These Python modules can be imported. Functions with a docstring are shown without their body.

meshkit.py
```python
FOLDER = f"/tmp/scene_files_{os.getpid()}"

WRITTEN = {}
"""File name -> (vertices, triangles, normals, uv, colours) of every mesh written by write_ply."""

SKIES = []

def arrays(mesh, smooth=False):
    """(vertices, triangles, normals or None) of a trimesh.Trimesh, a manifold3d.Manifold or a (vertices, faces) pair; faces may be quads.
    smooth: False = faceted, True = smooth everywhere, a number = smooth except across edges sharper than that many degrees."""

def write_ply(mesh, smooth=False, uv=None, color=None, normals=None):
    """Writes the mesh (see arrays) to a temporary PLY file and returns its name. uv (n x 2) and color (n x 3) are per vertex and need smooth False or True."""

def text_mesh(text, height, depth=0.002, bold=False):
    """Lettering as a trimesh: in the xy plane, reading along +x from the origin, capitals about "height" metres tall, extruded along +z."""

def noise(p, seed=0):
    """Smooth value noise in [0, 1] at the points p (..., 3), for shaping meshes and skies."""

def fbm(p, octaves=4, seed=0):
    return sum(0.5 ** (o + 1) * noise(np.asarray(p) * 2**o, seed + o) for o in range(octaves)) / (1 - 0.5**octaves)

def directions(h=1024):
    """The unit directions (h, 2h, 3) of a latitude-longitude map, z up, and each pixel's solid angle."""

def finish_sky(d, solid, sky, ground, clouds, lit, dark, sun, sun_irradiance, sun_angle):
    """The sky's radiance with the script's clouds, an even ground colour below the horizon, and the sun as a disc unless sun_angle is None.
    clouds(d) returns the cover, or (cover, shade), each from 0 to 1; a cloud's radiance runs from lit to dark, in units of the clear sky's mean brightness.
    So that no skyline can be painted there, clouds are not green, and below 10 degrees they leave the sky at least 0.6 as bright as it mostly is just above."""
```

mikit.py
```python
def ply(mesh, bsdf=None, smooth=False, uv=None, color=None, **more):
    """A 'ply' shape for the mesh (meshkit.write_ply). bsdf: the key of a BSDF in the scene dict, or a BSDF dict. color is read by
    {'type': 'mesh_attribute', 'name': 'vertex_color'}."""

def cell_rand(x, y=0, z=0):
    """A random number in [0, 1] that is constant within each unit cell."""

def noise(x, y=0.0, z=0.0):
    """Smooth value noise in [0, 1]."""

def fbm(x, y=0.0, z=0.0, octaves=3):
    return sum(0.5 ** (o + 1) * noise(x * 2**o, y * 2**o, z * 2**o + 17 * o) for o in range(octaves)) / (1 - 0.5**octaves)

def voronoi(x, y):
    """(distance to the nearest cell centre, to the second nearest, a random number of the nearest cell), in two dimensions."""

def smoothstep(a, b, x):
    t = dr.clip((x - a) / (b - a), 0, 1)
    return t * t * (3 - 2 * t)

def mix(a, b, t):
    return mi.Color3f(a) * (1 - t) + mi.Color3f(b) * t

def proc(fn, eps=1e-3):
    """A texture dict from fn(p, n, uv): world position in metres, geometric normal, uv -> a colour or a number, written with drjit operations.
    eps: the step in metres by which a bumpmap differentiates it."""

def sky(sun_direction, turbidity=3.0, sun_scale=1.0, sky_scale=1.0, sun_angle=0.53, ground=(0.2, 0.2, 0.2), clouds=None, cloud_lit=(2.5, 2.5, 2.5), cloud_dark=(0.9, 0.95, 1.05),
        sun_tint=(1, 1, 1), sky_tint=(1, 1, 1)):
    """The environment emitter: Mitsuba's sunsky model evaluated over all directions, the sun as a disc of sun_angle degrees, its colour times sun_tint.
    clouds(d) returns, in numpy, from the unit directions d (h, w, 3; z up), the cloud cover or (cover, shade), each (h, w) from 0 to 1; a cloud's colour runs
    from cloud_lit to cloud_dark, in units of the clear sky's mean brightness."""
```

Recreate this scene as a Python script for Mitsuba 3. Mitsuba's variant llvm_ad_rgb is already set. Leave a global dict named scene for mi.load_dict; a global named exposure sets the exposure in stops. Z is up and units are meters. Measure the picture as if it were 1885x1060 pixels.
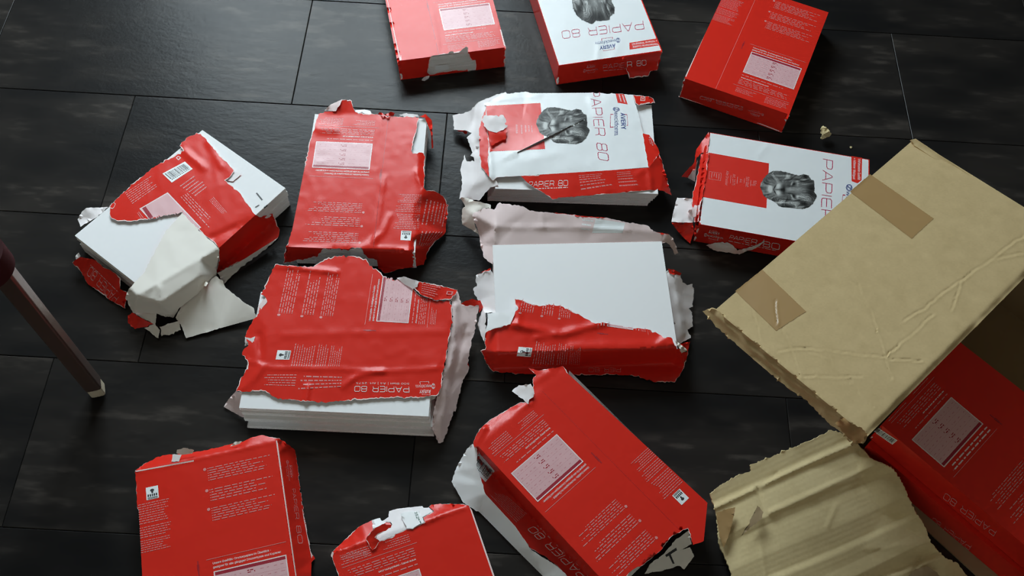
import math, zlib
import numpy as np, trimesh, mitsuba as mi, drjit as dr
import mikit, meshkit
from mikit import noise, fbm, cell_rand, smoothstep, mix
from scipy.spatial import Delaunay, cKDTree
from scipy.interpolate import LinearNDInterpolator
import shapely
from shapely.geometry import Polygon, LineString, Point
from shapely.ops import unary_union

T = mi.ScalarTransform4f
scene, labels = {}, {}

# ------------------------------------------------------------------ camera, light, exposure
W, H = 1885, 1060
FOCAL = 1801.8
EYE = np.array([0.0, 0.0, 1.48757])
RIGHT = np.array([0.9976371, 0.0594200, 0.0344891])
UP = np.array([-0.0687040, 0.8628260, 0.5008103])
AHEAD = np.array([0.0, 0.5019965, -0.8648696])
scene['camera'] = {'type': 'perspective', 'fov_axis': 'x', 'fov': math.degrees(2 * math.atan(W / 2 / FOCAL)), 'near_clip': 0.02, 'far_clip': 50,
                   'to_world': T().look_at(origin=EYE.tolist(), target=(EYE + AHEAD).tolist(), up=UP.tolist())}
exposure = 0.14
WINDOW_LIGHT = [13.8, 16.1, 17.2]
WIN_Y, WIN_X, WIN_Z = 2.75, (-1.45, -0.05), (0.85, 2.25)
ROOM = (-2.1, 1.9, -1.5, 2.75, 2.5)       # x0, x1, y0, y1, height

# ------------------------------------------------------------------ materials
def mat(name, d):
    scene['m_' + name] = d
    return 'm_' + name

def pr(color, rough=0.5, spec=0.5, **more):
    c = color if isinstance(color, dict) else {'type': 'rgb', 'value': list(color)}
    return {'type': 'principled', 'base_color': c, 'roughness': rough, 'specular': spec, **more}

def two(a, b=None):
    return {'type': 'twosided', 'a': a, **({'b': b} if b else {})}

RED = (0.70, 0.026, 0.015)
INNER = (0.82, 0.78, 0.785)
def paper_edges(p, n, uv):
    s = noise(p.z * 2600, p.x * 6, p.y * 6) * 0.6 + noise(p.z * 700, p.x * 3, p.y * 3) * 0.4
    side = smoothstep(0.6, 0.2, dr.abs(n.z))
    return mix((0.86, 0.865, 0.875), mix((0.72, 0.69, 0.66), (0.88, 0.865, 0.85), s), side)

def cardboard_color(p, n, uv):
    m = fbm(p.x * 60, p.y * 60, p.z * 60, octaves=3)
    f = noise(p.x * 420, p.y * 420, p.z * 420)
    return mix((0.465, 0.345, 0.172), (0.585, 0.445, 0.238), m * 0.75 + f * 0.25)

def torn_cardboard_color(p, n, uv):
    m = fbm(p.x * 35, p.y * 35, p.z * 35, octaves=3)
    f = noise(p.x * 300, p.y * 300, p.z * 300)
    return mix((0.56, 0.45, 0.24), (0.70, 0.58, 0.33), m * 0.7 + f * 0.3)

TILE_W, TILE_H, TILE_A = 0.609, 0.2842, math.radians(0.9)
def tile_frame(p):
    c, s = math.cos(TILE_A), math.sin(TILE_A)
    return p.x * c + p.y * s, -p.x * s + p.y * c

def floor_color(p, n, uv):
    x, y = tile_frame(p)
    row = dr.floor((y - 0.1128) / TILE_H)
    t = cell_rand(row, dr.floor(dr.select(dr.abs(row - 2) < 0.5, (x + 0.60) / TILE_W, (x + 0.13) / TILE_W + 0.5 * (1 - (row - 2 * dr.floor(row / 2))))), 3)
    a = fbm(x * 5 + t * 91, y * 15 + t * 57, t * 13, octaves=4)
    b = fbm(x * 20 + t * 37, y * 75 + t * 11, t * 7, octaves=4)
    c = mix((0.0095, 0.0095, 0.010), (0.032, 0.028, 0.025), smoothstep(0.3, 0.75, a) * 0.75 + 0.1 * t)
    return c + mi.Color3f(0.034, 0.029, 0.025) * smoothstep(0.48, 0.8, b) * smoothstep(0.42, 0.68, a) * (0.5 + fbm(x * 60, y * 110, 3.0, octaves=2))

def floor_relief(p, n, uv):
    x, y = tile_frame(p)
    return fbm(x * 40, y * 120, 0.0, octaves=3) * 0.6 + fbm(x * 260, y * 300, 5.0, octaves=2) * 0.25

def lion_print(p, n, uv):
    x, y = uv.x, uv.y
    dx, dy = x - 0.5, y - 0.52
    r = dr.sqrt(dx * dx + dy * dy)
    a = dr.atan2(dx, dy)
    wx, wy = fbm(x * 7, y * 7, 1.0, octaves=2) - 0.5, fbm(x * 7, y * 7, 9.0, octaves=2) - 0.5
    a2 = a + 0.5 * wx
    s1 = noise(a2 * 6 + 5 * r, r * 3.0 + wy, 2.0)
    s2 = 1 - dr.abs(2 * noise(a2 * 15 + 4 * r, r * 5.0, 7.0) - 1)
    s3 = 1 - dr.abs(2 * noise(a2 * 34 + 3 * r, r * 9.0, 5.0) - 1)
    g = 0.015 + 0.50 * dr.power(s1 * 0.45 + s2 * 0.30 + s3 * 0.25, 2.2)
    g *= 1.15 - 0.85 * smoothstep(0.30, 0.52, r) * noise(a * 3.5, 0.0, 4.0)
    def blob(cx, cy, sx, sy, turn=0.0):
        c, s = math.cos(turn), math.sin(turn)
        u, v = (x - cx) * c + (y - cy) * s, -(x - cx) * s + (y - cy) * c
        return dr.exp(-dr.square(u / sx) - dr.square(v / sy))
    face = smoothstep(0.36, 0.24, dr.sqrt(dr.square((x - 0.5) / 0.78) + dr.square((y - 0.56) / 1.25)) + 0.10 * (s3 - 0.5))
    fur = 0.075 + 0.12 * noise(x * 38, y * 15, 1.0) * noise(x * 80, y * 30, 3.0) + 0.05 * noise(x * 12, y * 8, 6.0)
    g = g * (1 - face) + face * fur
    g += 0.12 * blob(0.5, 0.31, 0.10, 0.07) + 0.08 * blob(0.23, 0.60, 0.07, 0.15) + 0.30 * blob(0.84, 0.62, 0.020, 0.2) + 0.20 * blob(0.13, 0.60, 0.025, 0.2) + 0.22 * blob(0.07, 0.24, 0.012, 0.09, 0.2) + 0.22 * blob(0.95, 0.27, 0.012, 0.09, -0.2) + 0.25 * blob(0.23, 0.20, 0.014, 0.08, -0.3) + 0.25 * blob(0.77, 0.22, 0.014, 0.08, 0.3)
    g += 0.42 * blob(0.40, 0.675, 0.085, 0.055, 0.15) + 0.42 * blob(0.59, 0.68, 0.085, 0.055, -0.15) + 0.50 * blob(0.48, 0.815, 0.12, 0.05)
    g += 0.17 * blob(0.5, 0.46, 0.055, 0.11) + 0.30 * blob(0.34, 0.435, 0.055, 0.014, 0.25) + 0.30 * blob(0.675, 0.435, 0.055, 0.014, -0.25) + 0.20 * blob(0.69, 0.335, 0.06, 0.025) + 0.20 * blob(0.33, 0.335, 0.06, 0.025)
    dark = 1 - 0.97 * blob(0.352, 0.40, 0.042, 0.026, 0.3)
    dark *= 1 - 0.97 * blob(0.662, 0.40, 0.042, 0.026, -0.3)
    dark *= 1 - 0.75 * blob(0.405, 0.475, 0.014, 0.075, -0.12)
    dark *= 1 - 0.75 * blob(0.60, 0.475, 0.014, 0.075, 0.12)
    dark *= 1 - 0.93 * blob(0.5, 0.575, 0.090, 0.028)
    dark *= 1 - 0.90 * blob(0.5, 0.61, 0.045, 0.030)
    dark *= 1 - 0.90 * blob(0.495, 0.68, 0.011, 0.05)
    dark *= 1 - 0.88 * blob(0.43, 0.735, 0.075, 0.013, 0.35)
    dark *= 1 - 0.88 * blob(0.56, 0.735, 0.075, 0.013, -0.35)
    dark *= 1 - 0.85 * blob(0.14, 0.20, 0.070, 0.060)
    dark *= 1 - 0.85 * blob(0.87, 0.22, 0.070, 0.070)
    dark *= 1 - 0.65 * blob(0.25, 0.30, 0.022, 0.12, 0.4)
    dark *= 1 - 0.70 * blob(0.78, 0.33, 0.020, 0.13, -0.3)
    dark *= 1 - 0.6 * blob(0.95, 0.58, 0.022, 0.16)
    dark *= 1 - 0.6 * blob(0.5, 0.09, 0.12, 0.06)
    dark *= 1 - 0.75 * blob(0.235, 0.50, 0.022, 0.17, -0.15)
    dark *= 1 - 0.75 * blob(0.765, 0.50, 0.022, 0.17, 0.15)
    dark *= 1 - 0.7 * blob(0.34, 0.86, 0.02, 0.09, 0.5)
    dark *= 1 - 0.7 * blob(0.63, 0.86, 0.02, 0.09, -0.5)
    g = g * dark
    g = dr.clip(g * (0.5 + 1.7 * g), 0.003, 0.62)
    return mi.Color3f(g * 0.97, g * 1.0, g * 0.98)

m_red = mat('red', two(pr(RED, 0.27, 0.22), pr(INNER, 0.6, 0.3)))
m_inner = mat('inner', two(pr(INNER, 0.6, 0.3), pr(RED, 0.34, 0.5)))
m_innerwarm = mat('innerwarm', two(pr((0.81, 0.775, 0.71), 0.65, 0.3), pr(RED, 0.34, 0.5)))
m_pinkish = mat('pinkish', two(pr((0.79, 0.64, 0.63), 0.6, 0.3), pr(RED, 0.34, 0.5)))
m_front = mat('front', two(pr((0.82, 0.85, 0.865), 0.38, 0.5), pr(INNER, 0.6, 0.3)))
m_paper = mat('paper', two(pr(mikit.proc(paper_edges), 0.75, 0.25)))
m_white = mat('white', two(pr((0.86, 0.87, 0.88), 0.7, 0.3)))
m_board = mat('board', two(pr(mikit.proc(cardboard_color), 0.8, 0.2)))
m_torn = mat('torn', two(pr(mikit.proc(torn_cardboard_color), 0.85, 0.15)))
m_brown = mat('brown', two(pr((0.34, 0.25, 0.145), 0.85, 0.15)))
m_tape = mat('tape', two(pr((0.36, 0.225, 0.095), 0.32, 0.5)))
m_floor = mat('floor', {'type': 'bumpmap', 'arbitrary': mikit.proc(floor_relief, eps=6e-4), 'scale': 0.00035,
                        'bsdf': pr(mikit.proc(floor_color), 0.30, 0.11)})
m_joint = mat('joint', two(pr((0.006, 0.006, 0.006), 0.8, 0.1)))
m_wall = mat('wall', two(pr((0.22, 0.19, 0.155), 0.9, 0.2)))
m_light_wall = mat('light_wall', two(pr((0.74, 0.67, 0.57), 0.9, 0.2)))
m_metal = mat('metal', two(pr((0.15, 0.105, 0.09), 0.30, 0.5, metallic=0.6)))
m_seat = mat('seat', two(pr((0.035, 0.005, 0.007), 0.7, 0.2)))
m_foot = mat('foot', two(pr((0.55, 0.48, 0.36), 0.6, 0.3)))
m_frame = mat('frame', two(pr((0.75, 0.75, 0.75), 0.5, 0.4)))
m_lion = mat('lion', two(pr(mikit.proc(lion_print), 0.45, 0.25)))
INK = {}
for k, c, r in (('white', (0.80, 0.66, 0.66), .4), ('pale', (0.70, 0.25, 0.25), .4), ('table', (0.70, 0.42, 0.44), .4), ('bar', (0.33, 0.012, 0.03), .4), ('red', RED, .36),
                ('blue', (0.012, 0.035, 0.18), .4), ('wine', (0.42, 0.02, 0.07), .4), ('black', (0.025, 0.025, 0.028), .5), ('sheen', (0.82, 0.86, 0.87), .45),  # the cool off-white is plain print colour on labels, badges and lining
                ('dimred', (0.36, 0.008, 0.015), .4), ('grid', (0.58, 0.24, 0.27), .4), ('wear', (0.86, 0.66, 0.64), .6), ('green', (0.03, 0.10, 0.07), .5)):
    INK[k] = mat('ink_' + k, two(pr(c, r, 0.5)))

# ------------------------------------------------------------------ general helpers
def rng(name):
    return np.random.default_rng(zlib.crc32(name.encode()))

def add(key, mesh, bsdf, smooth=False, uv=None):
    k, n = key, 0
    while k in scene:
        n += 1
        k = f'{key}_{n:03d}'
    scene[k] = mikit.ply(mesh, bsdf, smooth=smooth, uv=uv)
    return k

def thing(key, label, category, group=None):
    labels[key] = {'label': label, 'category': category, **({'group': group} if group else {})}

def at(x, y, z):
    """The world point that lies z millimetres above the floor on the sight line of pixel (x, y)."""
    x, y, z = (np.asarray(a, float) for a in (x, y, z))
    d = AHEAD + RIGHT * ((x - W / 2) / FOCAL)[..., None] - UP * ((y - H / 2) / FOCAL)[..., None]
    return EYE + d * ((z * 1e-3 - EYE[2]) / d[..., 2])[..., None]

def px(P):
    d = np.asarray(P, float) - EYE
    w = d @ AHEAD
    return np.stack([W / 2 + FOCAL * (d @ RIGHT) / w, H / 2 - FOCAL * (d @ UP) / w], -1)

def crop(x0, y0, s):
    """Points noted in an enlarged crop -> photograph pixels (a third number, height in mm, is kept)."""
    def f(*pts):
        return [(x0 + p[0] / s, y0 + p[1] / s, *p[2:]) for p in pts]
    return f

LL, SS = 0.299, 0.212
DIM = {'J': (0.299, 0.197)}
POSE = {'A': (-0.1857, 1.4949, 4.9726, -1), 'B': (0.1218, 1.5119, 4.9910, -1), 'C': (0.4581, 1.4322, 4.3567, -1), 'G': (0.4851, 1.0737, 6.1540, 1),
        'I': (0.1200, 0.8277, 0.1072, 1), 'K': (-0.4010, 0.3580, 5.0168, -1), 'J': (0.1390, 0.5125, 5.5080, 1), 'E': (-0.2901, 1.0354, 4.7459, -1),
        'F': (-0.5853, 0.9414, 4.1199, -1), 'L': (-0.0790, 0.2723, 5.1160, -1), 'D': (0.1019, 1.1575, 6.3283 - 2 * math.pi, 1),
        'H': (-0.2681, 0.6914, 0.0252, 1), 'X': (0.7593, 0.5791, -0.751, 1), 'Y': (0.7560, 0.5700, -0.735, 1)}

def local(n, u, v, z):
    """Ream coordinates: u along the long axis and v along the short one, each -1..1 between the edges; z in mm."""
    x, y, t, sg = POSE[n]
    ll, ss = DIM.get(n, (LL, SS))
    u, v = np.asarray(u, float) * ll / 2, np.asarray(v, float) * ss / 2
    return np.stack(np.broadcast_arrays(x + u * math.cos(t) + v * math.sin(t) * sg, y + u * math.sin(t) - v * math.cos(t) * sg, np.asarray(z, float) * 1e-3), -1)

def lp(n, u, v, z):
    q = px(local(n, u, v, z))
    return (float(q[0]), float(q[1]), float(z))

TOP = 54.3
def line3(a, b, k):
    t = np.linspace(0, 1, k)[:, None]
    return np.array(a) * (1 - t) + np.array(b) * t

class Notes(list):
    """Height notes that also remember where the paper is folded sharply."""
    folds = ()
    def __add__(self, other):
        r = Notes(list(self) + list(other))
        r.folds = self.folds
        return r

def boxctrl(n, top=TOP + 1.2, bottom=1.0, k=14, grow=0.0, skip=''):
    """Height notes along the edges of a wrapped ream."""
    g = 1 + grow
    c = [(-g, -g), (g, -g), (g, g), (-g, g)]
    out = Notes()
    folds = []
    mid = local(n, 0, 0, 0)
    for (a, b) in zip(c, c[1:] + c[:1]):
        e = np.array([lp(n, *q, top) for q in line3(a, b, k)])
        out.extend(tuple(q) for q in e)
        m = local(n, (a[0] + b[0]) / 2, (a[1] + b[1]) / 2, 25)
        nrm = m - mid
        nrm[2] = 0
        side = 'lfrb'[c.index(a)]
        if side not in skip and (EYE - m) @ nrm > 0.12 * np.linalg.norm(EYE - m) * np.linalg.norm(nrm):
            out.extend(tuple(lp(n, *q, bottom)) for q in line3(a, b, k * 4))
            out.extend(tuple(lp(n, *q, (top + bottom) / 2)) for q in line3(a, b, k))
            folds.append((lp(n, *a, top)[:2], lp(n, *b, top)[:2]))
    for a in c:
        if sum(abs(f[0][0] - lp(n, *a, top)[0]) < .01 or abs(f[1][0] - lp(n, *a, top)[0]) < .01 for f in folds) == 2:
            folds.append((lp(n, *a, top)[:2], lp(n, *a, bottom)[:2]))
    out.folds = folds
    return out

def hull(pts):
    return [q for q in Polygon(np.array(pts)[:, :2]).convex_hull.exterior.coords][:-1] if len(pts) > 3 else pts

def boxhull(n, top=TOP + 1.2, bottom=1.0):
    pts = [lp(n, a, b, z)[:2] for a in (-1, 1) for b in (-1, 1) for z in (top, bottom)]
    c = shapely.MultiPoint(pts).convex_hull
    return list(c.exterior.coords)[:-1]

def crumple(x, y, f, seed):
    a = meshkit.noise(np.stack([x * f, y * f, np.full_like(x, 0.3)], -1), seed)
    b = meshkit.noise(np.stack([x * f * 2.3 + y * f * 0.9, y * f * 1.9 - x * f * 0.7, np.full_like(x, 1.7)], -1), seed + 1)
    c = meshkit.noise(np.stack([x * f * 5.1, y * f * 5.1, np.full_like(x, 2.7)], -1), seed + 2)
    return 0.5 * (1 - np.abs(2 * a - 1)) + 0.33 * (1 - np.abs(2 * b - 1)) + 0.17 * c

class Sheet:
    """A piece of paper or board: an outline traced in the photograph, laid over heights (mm) noted at its points; it hangs in the room as a bent, crumpled surface."""
    def __init__(self, name, outline, ctrl=(), holes=(), amp=0.0, freq=22.0, rough=0.7, step=5.0, lift=0.0, creases=(), torn_len=70.0, extra=None, base=None, seed=None):
        self.name, self.amp, self.freq, self.lift, self.creases, self.extra = name, amp, freq, lift, creases, extra
        r = rng(name)
        self.seed = int(r.integers(1, 90000)) if seed is None else seed
        folds = getattr(ctrl, 'folds', ())
        ctrl = [tuple(c) for c in ctrl] + [tuple(c) for c in outline if len(c) > 2] + [tuple(c) for h in holes for c in h if len(c) > 2]
        if base is not None:
            self.raw = base.raw
        else:
            c = np.array(ctrl, float)
            _, i = np.unique(c[:, :2].round(2), axis=0, return_index=True)
            c = c[np.sort(i)]
            tree = cKDTree(c[:, :2])
            try:
                lin = LinearNDInterpolator(c[:, :2], c[:, 2])
            except Exception:
                lin = None
            def raw(q):
                q = np.asarray(q, float)
                near = c[tree.query(q)[1], 2]
                if lin is None:
                    return near
                z = lin(q)
                return np.where(np.isnan(z), near, z)
            self.raw = raw
        def resample(pts):
            pts = np.array([p[:2] for p in pts], float)
            out, torn = [], []
            for a, b in zip(pts, np.roll(pts, -1, 0)):
                d = np.linalg.norm(b - a)
                k = max(1, int(round(d / (step * 0.8))))
                t = np.arange(k)[:, None] / k
                q = a + (b - a) * t
                is_torn = d < torn_len
                if is_torn and rough:
                    nrm = np.array([-(b - a)[1], (b - a)[0]]) / max(d, 1e-6)
                    j = r.normal(0, rough, (k, 1))
                    j[0] *= 0.3
                    q = q + nrm * j
                out.append(q)
                torn += [is_torn] * k
            return np.vstack(out), np.array(torn)
        self.ring, self.torn = resample(outline)
        rough = min(rough, 0.25)
        rings = [resample(h)[0] for h in holes]
        self.hole_rings = rings
        poly = Polygon(self.ring, rings)
        if not poly.is_valid:
            poly = poly.buffer(0)
            if poly.geom_type != 'Polygon':
                poly = max(poly.geoms, key=lambda g: g.area)
        self.poly = poly
        x0, y0, x1, y1 = poly.bounds
        gx, gy = np.meshgrid(np.arange(x0, x1, step), np.arange(y0, y1, step * 0.866))
        gx = gx + (np.arange(gx.shape[0]) % 2)[:, None] * step / 2
        g = np.stack([gx.ravel(), gy.ravel()], -1) + r.uniform(-0.12, 0.12, (gx.size, 2)) * step
        inner = poly.buffer(-step * 0.45)
        g = g[shapely.contains_xy(inner, g[:, 0], g[:, 1])]
        for a, b in folds:
            a, b = np.array(a), np.array(b)
            ln = np.linalg.norm(b - a)
            g = g[shapely.distance(LineString([a, b]), shapely.points(g)) > step * 0.5]
            fp_ = a + (b - a) * np.linspace(0, 1, max(2, int(ln / (step * 0.6))))[:, None]
            g = np.vstack([g, fp_[shapely.contains_xy(poly.buffer(-0.6), fp_[:, 0], fp_[:, 1])]])
        bound = [np.array(poly.exterior.coords)[:-1]] + [np.array(i.coords)[:-1] for i in poly.interiors]
        q = np.vstack(bound + [g])
        tri = Delaunay(q).simplices
        cen = q[tri].mean(1)
        a, b, c3 = q[tri[:, 0]], q[tri[:, 1]], q[tri[:, 2]]
        area = (b - a)[:, 0] * (c3 - a)[:, 1] - (b - a)[:, 1] * (c3 - a)[:, 0]
        keep = shapely.contains_xy(poly, cen[:, 0], cen[:, 1]) & (np.abs(area) > 1e-3)
        tri, area = tri[keep], area[keep]
        tri[area > 0] = tri[area > 0][:, ::-1]         # seen from the camera: counter-clockwise with y up
        self.q, self.tri = q, tri
        self.v = self.lay(q)

    def height(self, q):
        z = self.raw(q) + self.lift
        if self.amp or self.extra:
            w = at(q[:, 0], q[:, 1], z)
            if self.amp:
                z = z + self.amp * crumple(w[:, 0], w[:, 1], self.freq, self.seed)
            if self.extra:
                z = z + self.extra(w, q)
        wob = None
        for pts, a, wd in self.creases:
            d = shapely.distance(LineString([p[:2] for p in pts]), shapely.points(q))
            if wob is None:
                ww = at(q[:, 0], q[:, 1], z)
                wob = 0.25 + 1.1 * meshkit.noise(np.c_[ww[:, :2] * 45, np.full(len(q), 0.7)], self.seed + 9)
            z = z + a * wob * np.exp(-(d / wd) ** 2)
        return np.maximum(z, 0.4)

    def lay(self, q, up=0.0):
        w = at(q[:, 0], q[:, 1], self.height(q))
        if up:
            d = EYE - w
            w = w + d / np.linalg.norm(d, axis=1, keepdims=True) * (up * 1e-3)
        return w

    def mesh(self, thick=0.0):
        if not thick:
            return trimesh.Trimesh(self.v, self.tri, process=False)
        m = trimesh.Trimesh(self.v, self.tri, process=False)
        n = m.vertex_normals
        k = len(self.v)
        e = np.sort(m.edges, axis=1)
        _, inv, cnt = np.unique(e, axis=0, return_inverse=True, return_counts=True)
        b = m.edges[cnt[inv] == 1]
        side = np.vstack([np.stack([b[:, 0], b[:, 0] + k, b[:, 1]], 1), np.stack([b[:, 1], b[:, 0] + k, b[:, 1] + k], 1)])
        low = self.v - n * thick * 1e-3
        low[:, 2] = np.maximum(low[:, 2], 0.0003)
        return trimesh.Trimesh(np.vstack([self.v, low]), np.vstack([self.tri, self.tri[:, ::-1] + k, side]), process=False)

    def rim(self, width=1.5, cover=0.55, holes=True):
        """The white fibres that show along torn edges."""
        r = rng(self.name + 'rim')
        vs, fs, at_ = [], [], 0
        rings = [(self.ring, self.torn)] + ([(h, np.ones(len(h), bool)) for h in self.hole_rings] if holes else [])
        for ring, torn in rings:
            k = len(ring)
            n = np.convolve(np.r_[r.random(k + 6)], np.ones(5) / 5, 'same')[3:k + 3]
            wd = np.where(torn, np.clip((n - (1 - cover) * 0.62 - 0.12) / 0.25, 0, 1), 0) * width + 1e-3
            tang = np.roll(ring, -1, 0) - np.roll(ring, 1, 0)
            nrm = np.stack([-tang[:, 1], tang[:, 0]], -1) / (np.linalg.norm(tang, axis=1, keepdims=True) + 1e-9)
            mid = ring + nrm * 0.8
            if shapely.contains_xy(self.poly, mid[:, 0], mid[:, 1]).mean() < 0.5:
                nrm = -nrm
            q = np.vstack([ring, ring + nrm * wd[:, None]])
            i = np.arange(k)
            j = (i + 1) % k
            f = np.vstack([np.stack([i, j, i + k], 1), np.stack([j, j + k, i + k], 1)])
            ok = (wd[f % k].max(1) > 0.05)
            vs.append(q), fs.append(f[ok] + at_)
            at_ += len(q)
        q, f = np.vstack(vs), np.vstack(fs)
        return self.fix(q, f, 0.25)

    def fix(self, q, f, up):
        a, b, c = q[f[:, 0]], q[f[:, 1]], q[f[:, 2]]
        area = (b - a)[:, 0] * (c - a)[:, 1] - (b - a)[:, 1] * (c - a)[:, 0]
        f = f.copy()
        f[area > 0] = f[area > 0][:, ::-1]
        return trimesh.Trimesh(self.lay(q, up), f, process=False)

    def printed(self, soups, up=0.6, fine=8.0, clip=True):
        """Flat print on this sheet. soups: [(points, triangles)] in photograph pixels."""
        vs, fs, k = [], [], 0
        for q, f in soups:
            if len(f) == 0:
                continue
            vs.append(q), fs.append(f + k)
            k += len(q)
        if not vs:
            return None
        q, f = np.vstack(vs), np.vstack(fs)
        q3, f = trimesh.remesh.subdivide_to_size(np.c_[q, np.zeros(len(q))], f, fine, max_iter=12)
        q = q3[:, :2]
        if clip:
            c = q[f].mean(1)
            f = f[shapely.contains_xy(self.poly, c[:, 0], c[:, 1])]
            if len(f) == 0:
                return None
        used, inv = np.unique(f, return_inverse=True)
        return self.fix(q[used], inv.reshape(-1, 3), up * 0.6)

# ------------------------------------------------------------------ print: shapes in print coordinates (x right, y down), put on a sheet through a plane-to-plane map
def homography(src, dst):
    A = []
    for (x, y), (u, v) in zip(src, dst):
        A += [[x, y, 1, 0, 0, 0, -u * x, -u * y, -u], [0, 0, 0, x, y, 1, -v * x, -v * y, -v]]
    return np.linalg.svd(np.array(A, float))[2][-1].reshape(3, 3)

def through(M, soup):
    q, f = soup
    r = np.c_[q, np.ones(len(q))] @ M.T
    return r[:, :2] / r[:, 2:], f

def quad(pts):
    """Map from the unit square (top left, top right, bottom right, bottom left as one reads the print) to four photograph pixels."""
    return homography([(0, 0), (1, 0), (1, 1), (0, 1)], [p[:2] for p in pts])

def s_poly(poly):
    vs, fs, k = [], [], 0
    for g in getattr(poly, 'geoms', [poly]):
        if g.is_empty or g.area < 1e-9:
            continue
        v, f = trimesh.creation.triangulate_polygon(g, engine='earcut')
        vs.append(np.asarray(v)), fs.append(np.asarray(f) + k)
        k += len(v)
    return (np.vstack(vs), np.vstack(fs)) if vs else (np.zeros((0, 2)), np.zeros((0, 3), int))

def s_join(soups):
    vs, fs, k = [], [], 0
    for v, f in soups:
        vs.append(v), fs.append(f + k)
        k += len(v)
    return np.vstack(vs), np.vstack(fs)

def s_rect(x0, y0, x1, y1):
    return np.array([(x0, y0), (x1, y0), (x1, y1), (x0, y1)], float), np.array([(0, 1, 2), (0, 2, 3)])

def s_quad(pts):
    return np.array([p[:2] for p in pts], float), np.array([(0, 1, 2), (0, 2, 3)])

def s_frame(x0, y0, x1, y1, tx, ty):
    return s_join([s_rect(x0, y0, x1, y0 + ty), s_rect(x0, y1 - ty, x1, y1), s_rect(x0, y0, x0 + tx, y1), s_rect(x1 - tx, y0, x1, y1)])

def s_lines(x0, y0, x1, y1, count, seed, fill=0.62, ragged=0.35, first=1.0):
    """Small print too fine to read in the photograph: rows of word-long dashes."""
    r = np.random.default_rng(seed)
    out, pitch = [], (y1 - y0) / count
    for i in range(count):
        x, end = x0, x1 - (x1 - x0) * ragged * r.random() * (0 if i == 0 and first == 1.0 else 1)
        y = y0 + pitch * (i + 0.25)
        while x < end:
            w = min((x1 - x0) * r.uniform(0.03, 0.13), end - x)
            out.append(s_rect(x, y, x + w, y + pitch * 0.34))
            x += w + (x1 - x0) * 0.016 / fill
    return s_join(out)

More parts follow.
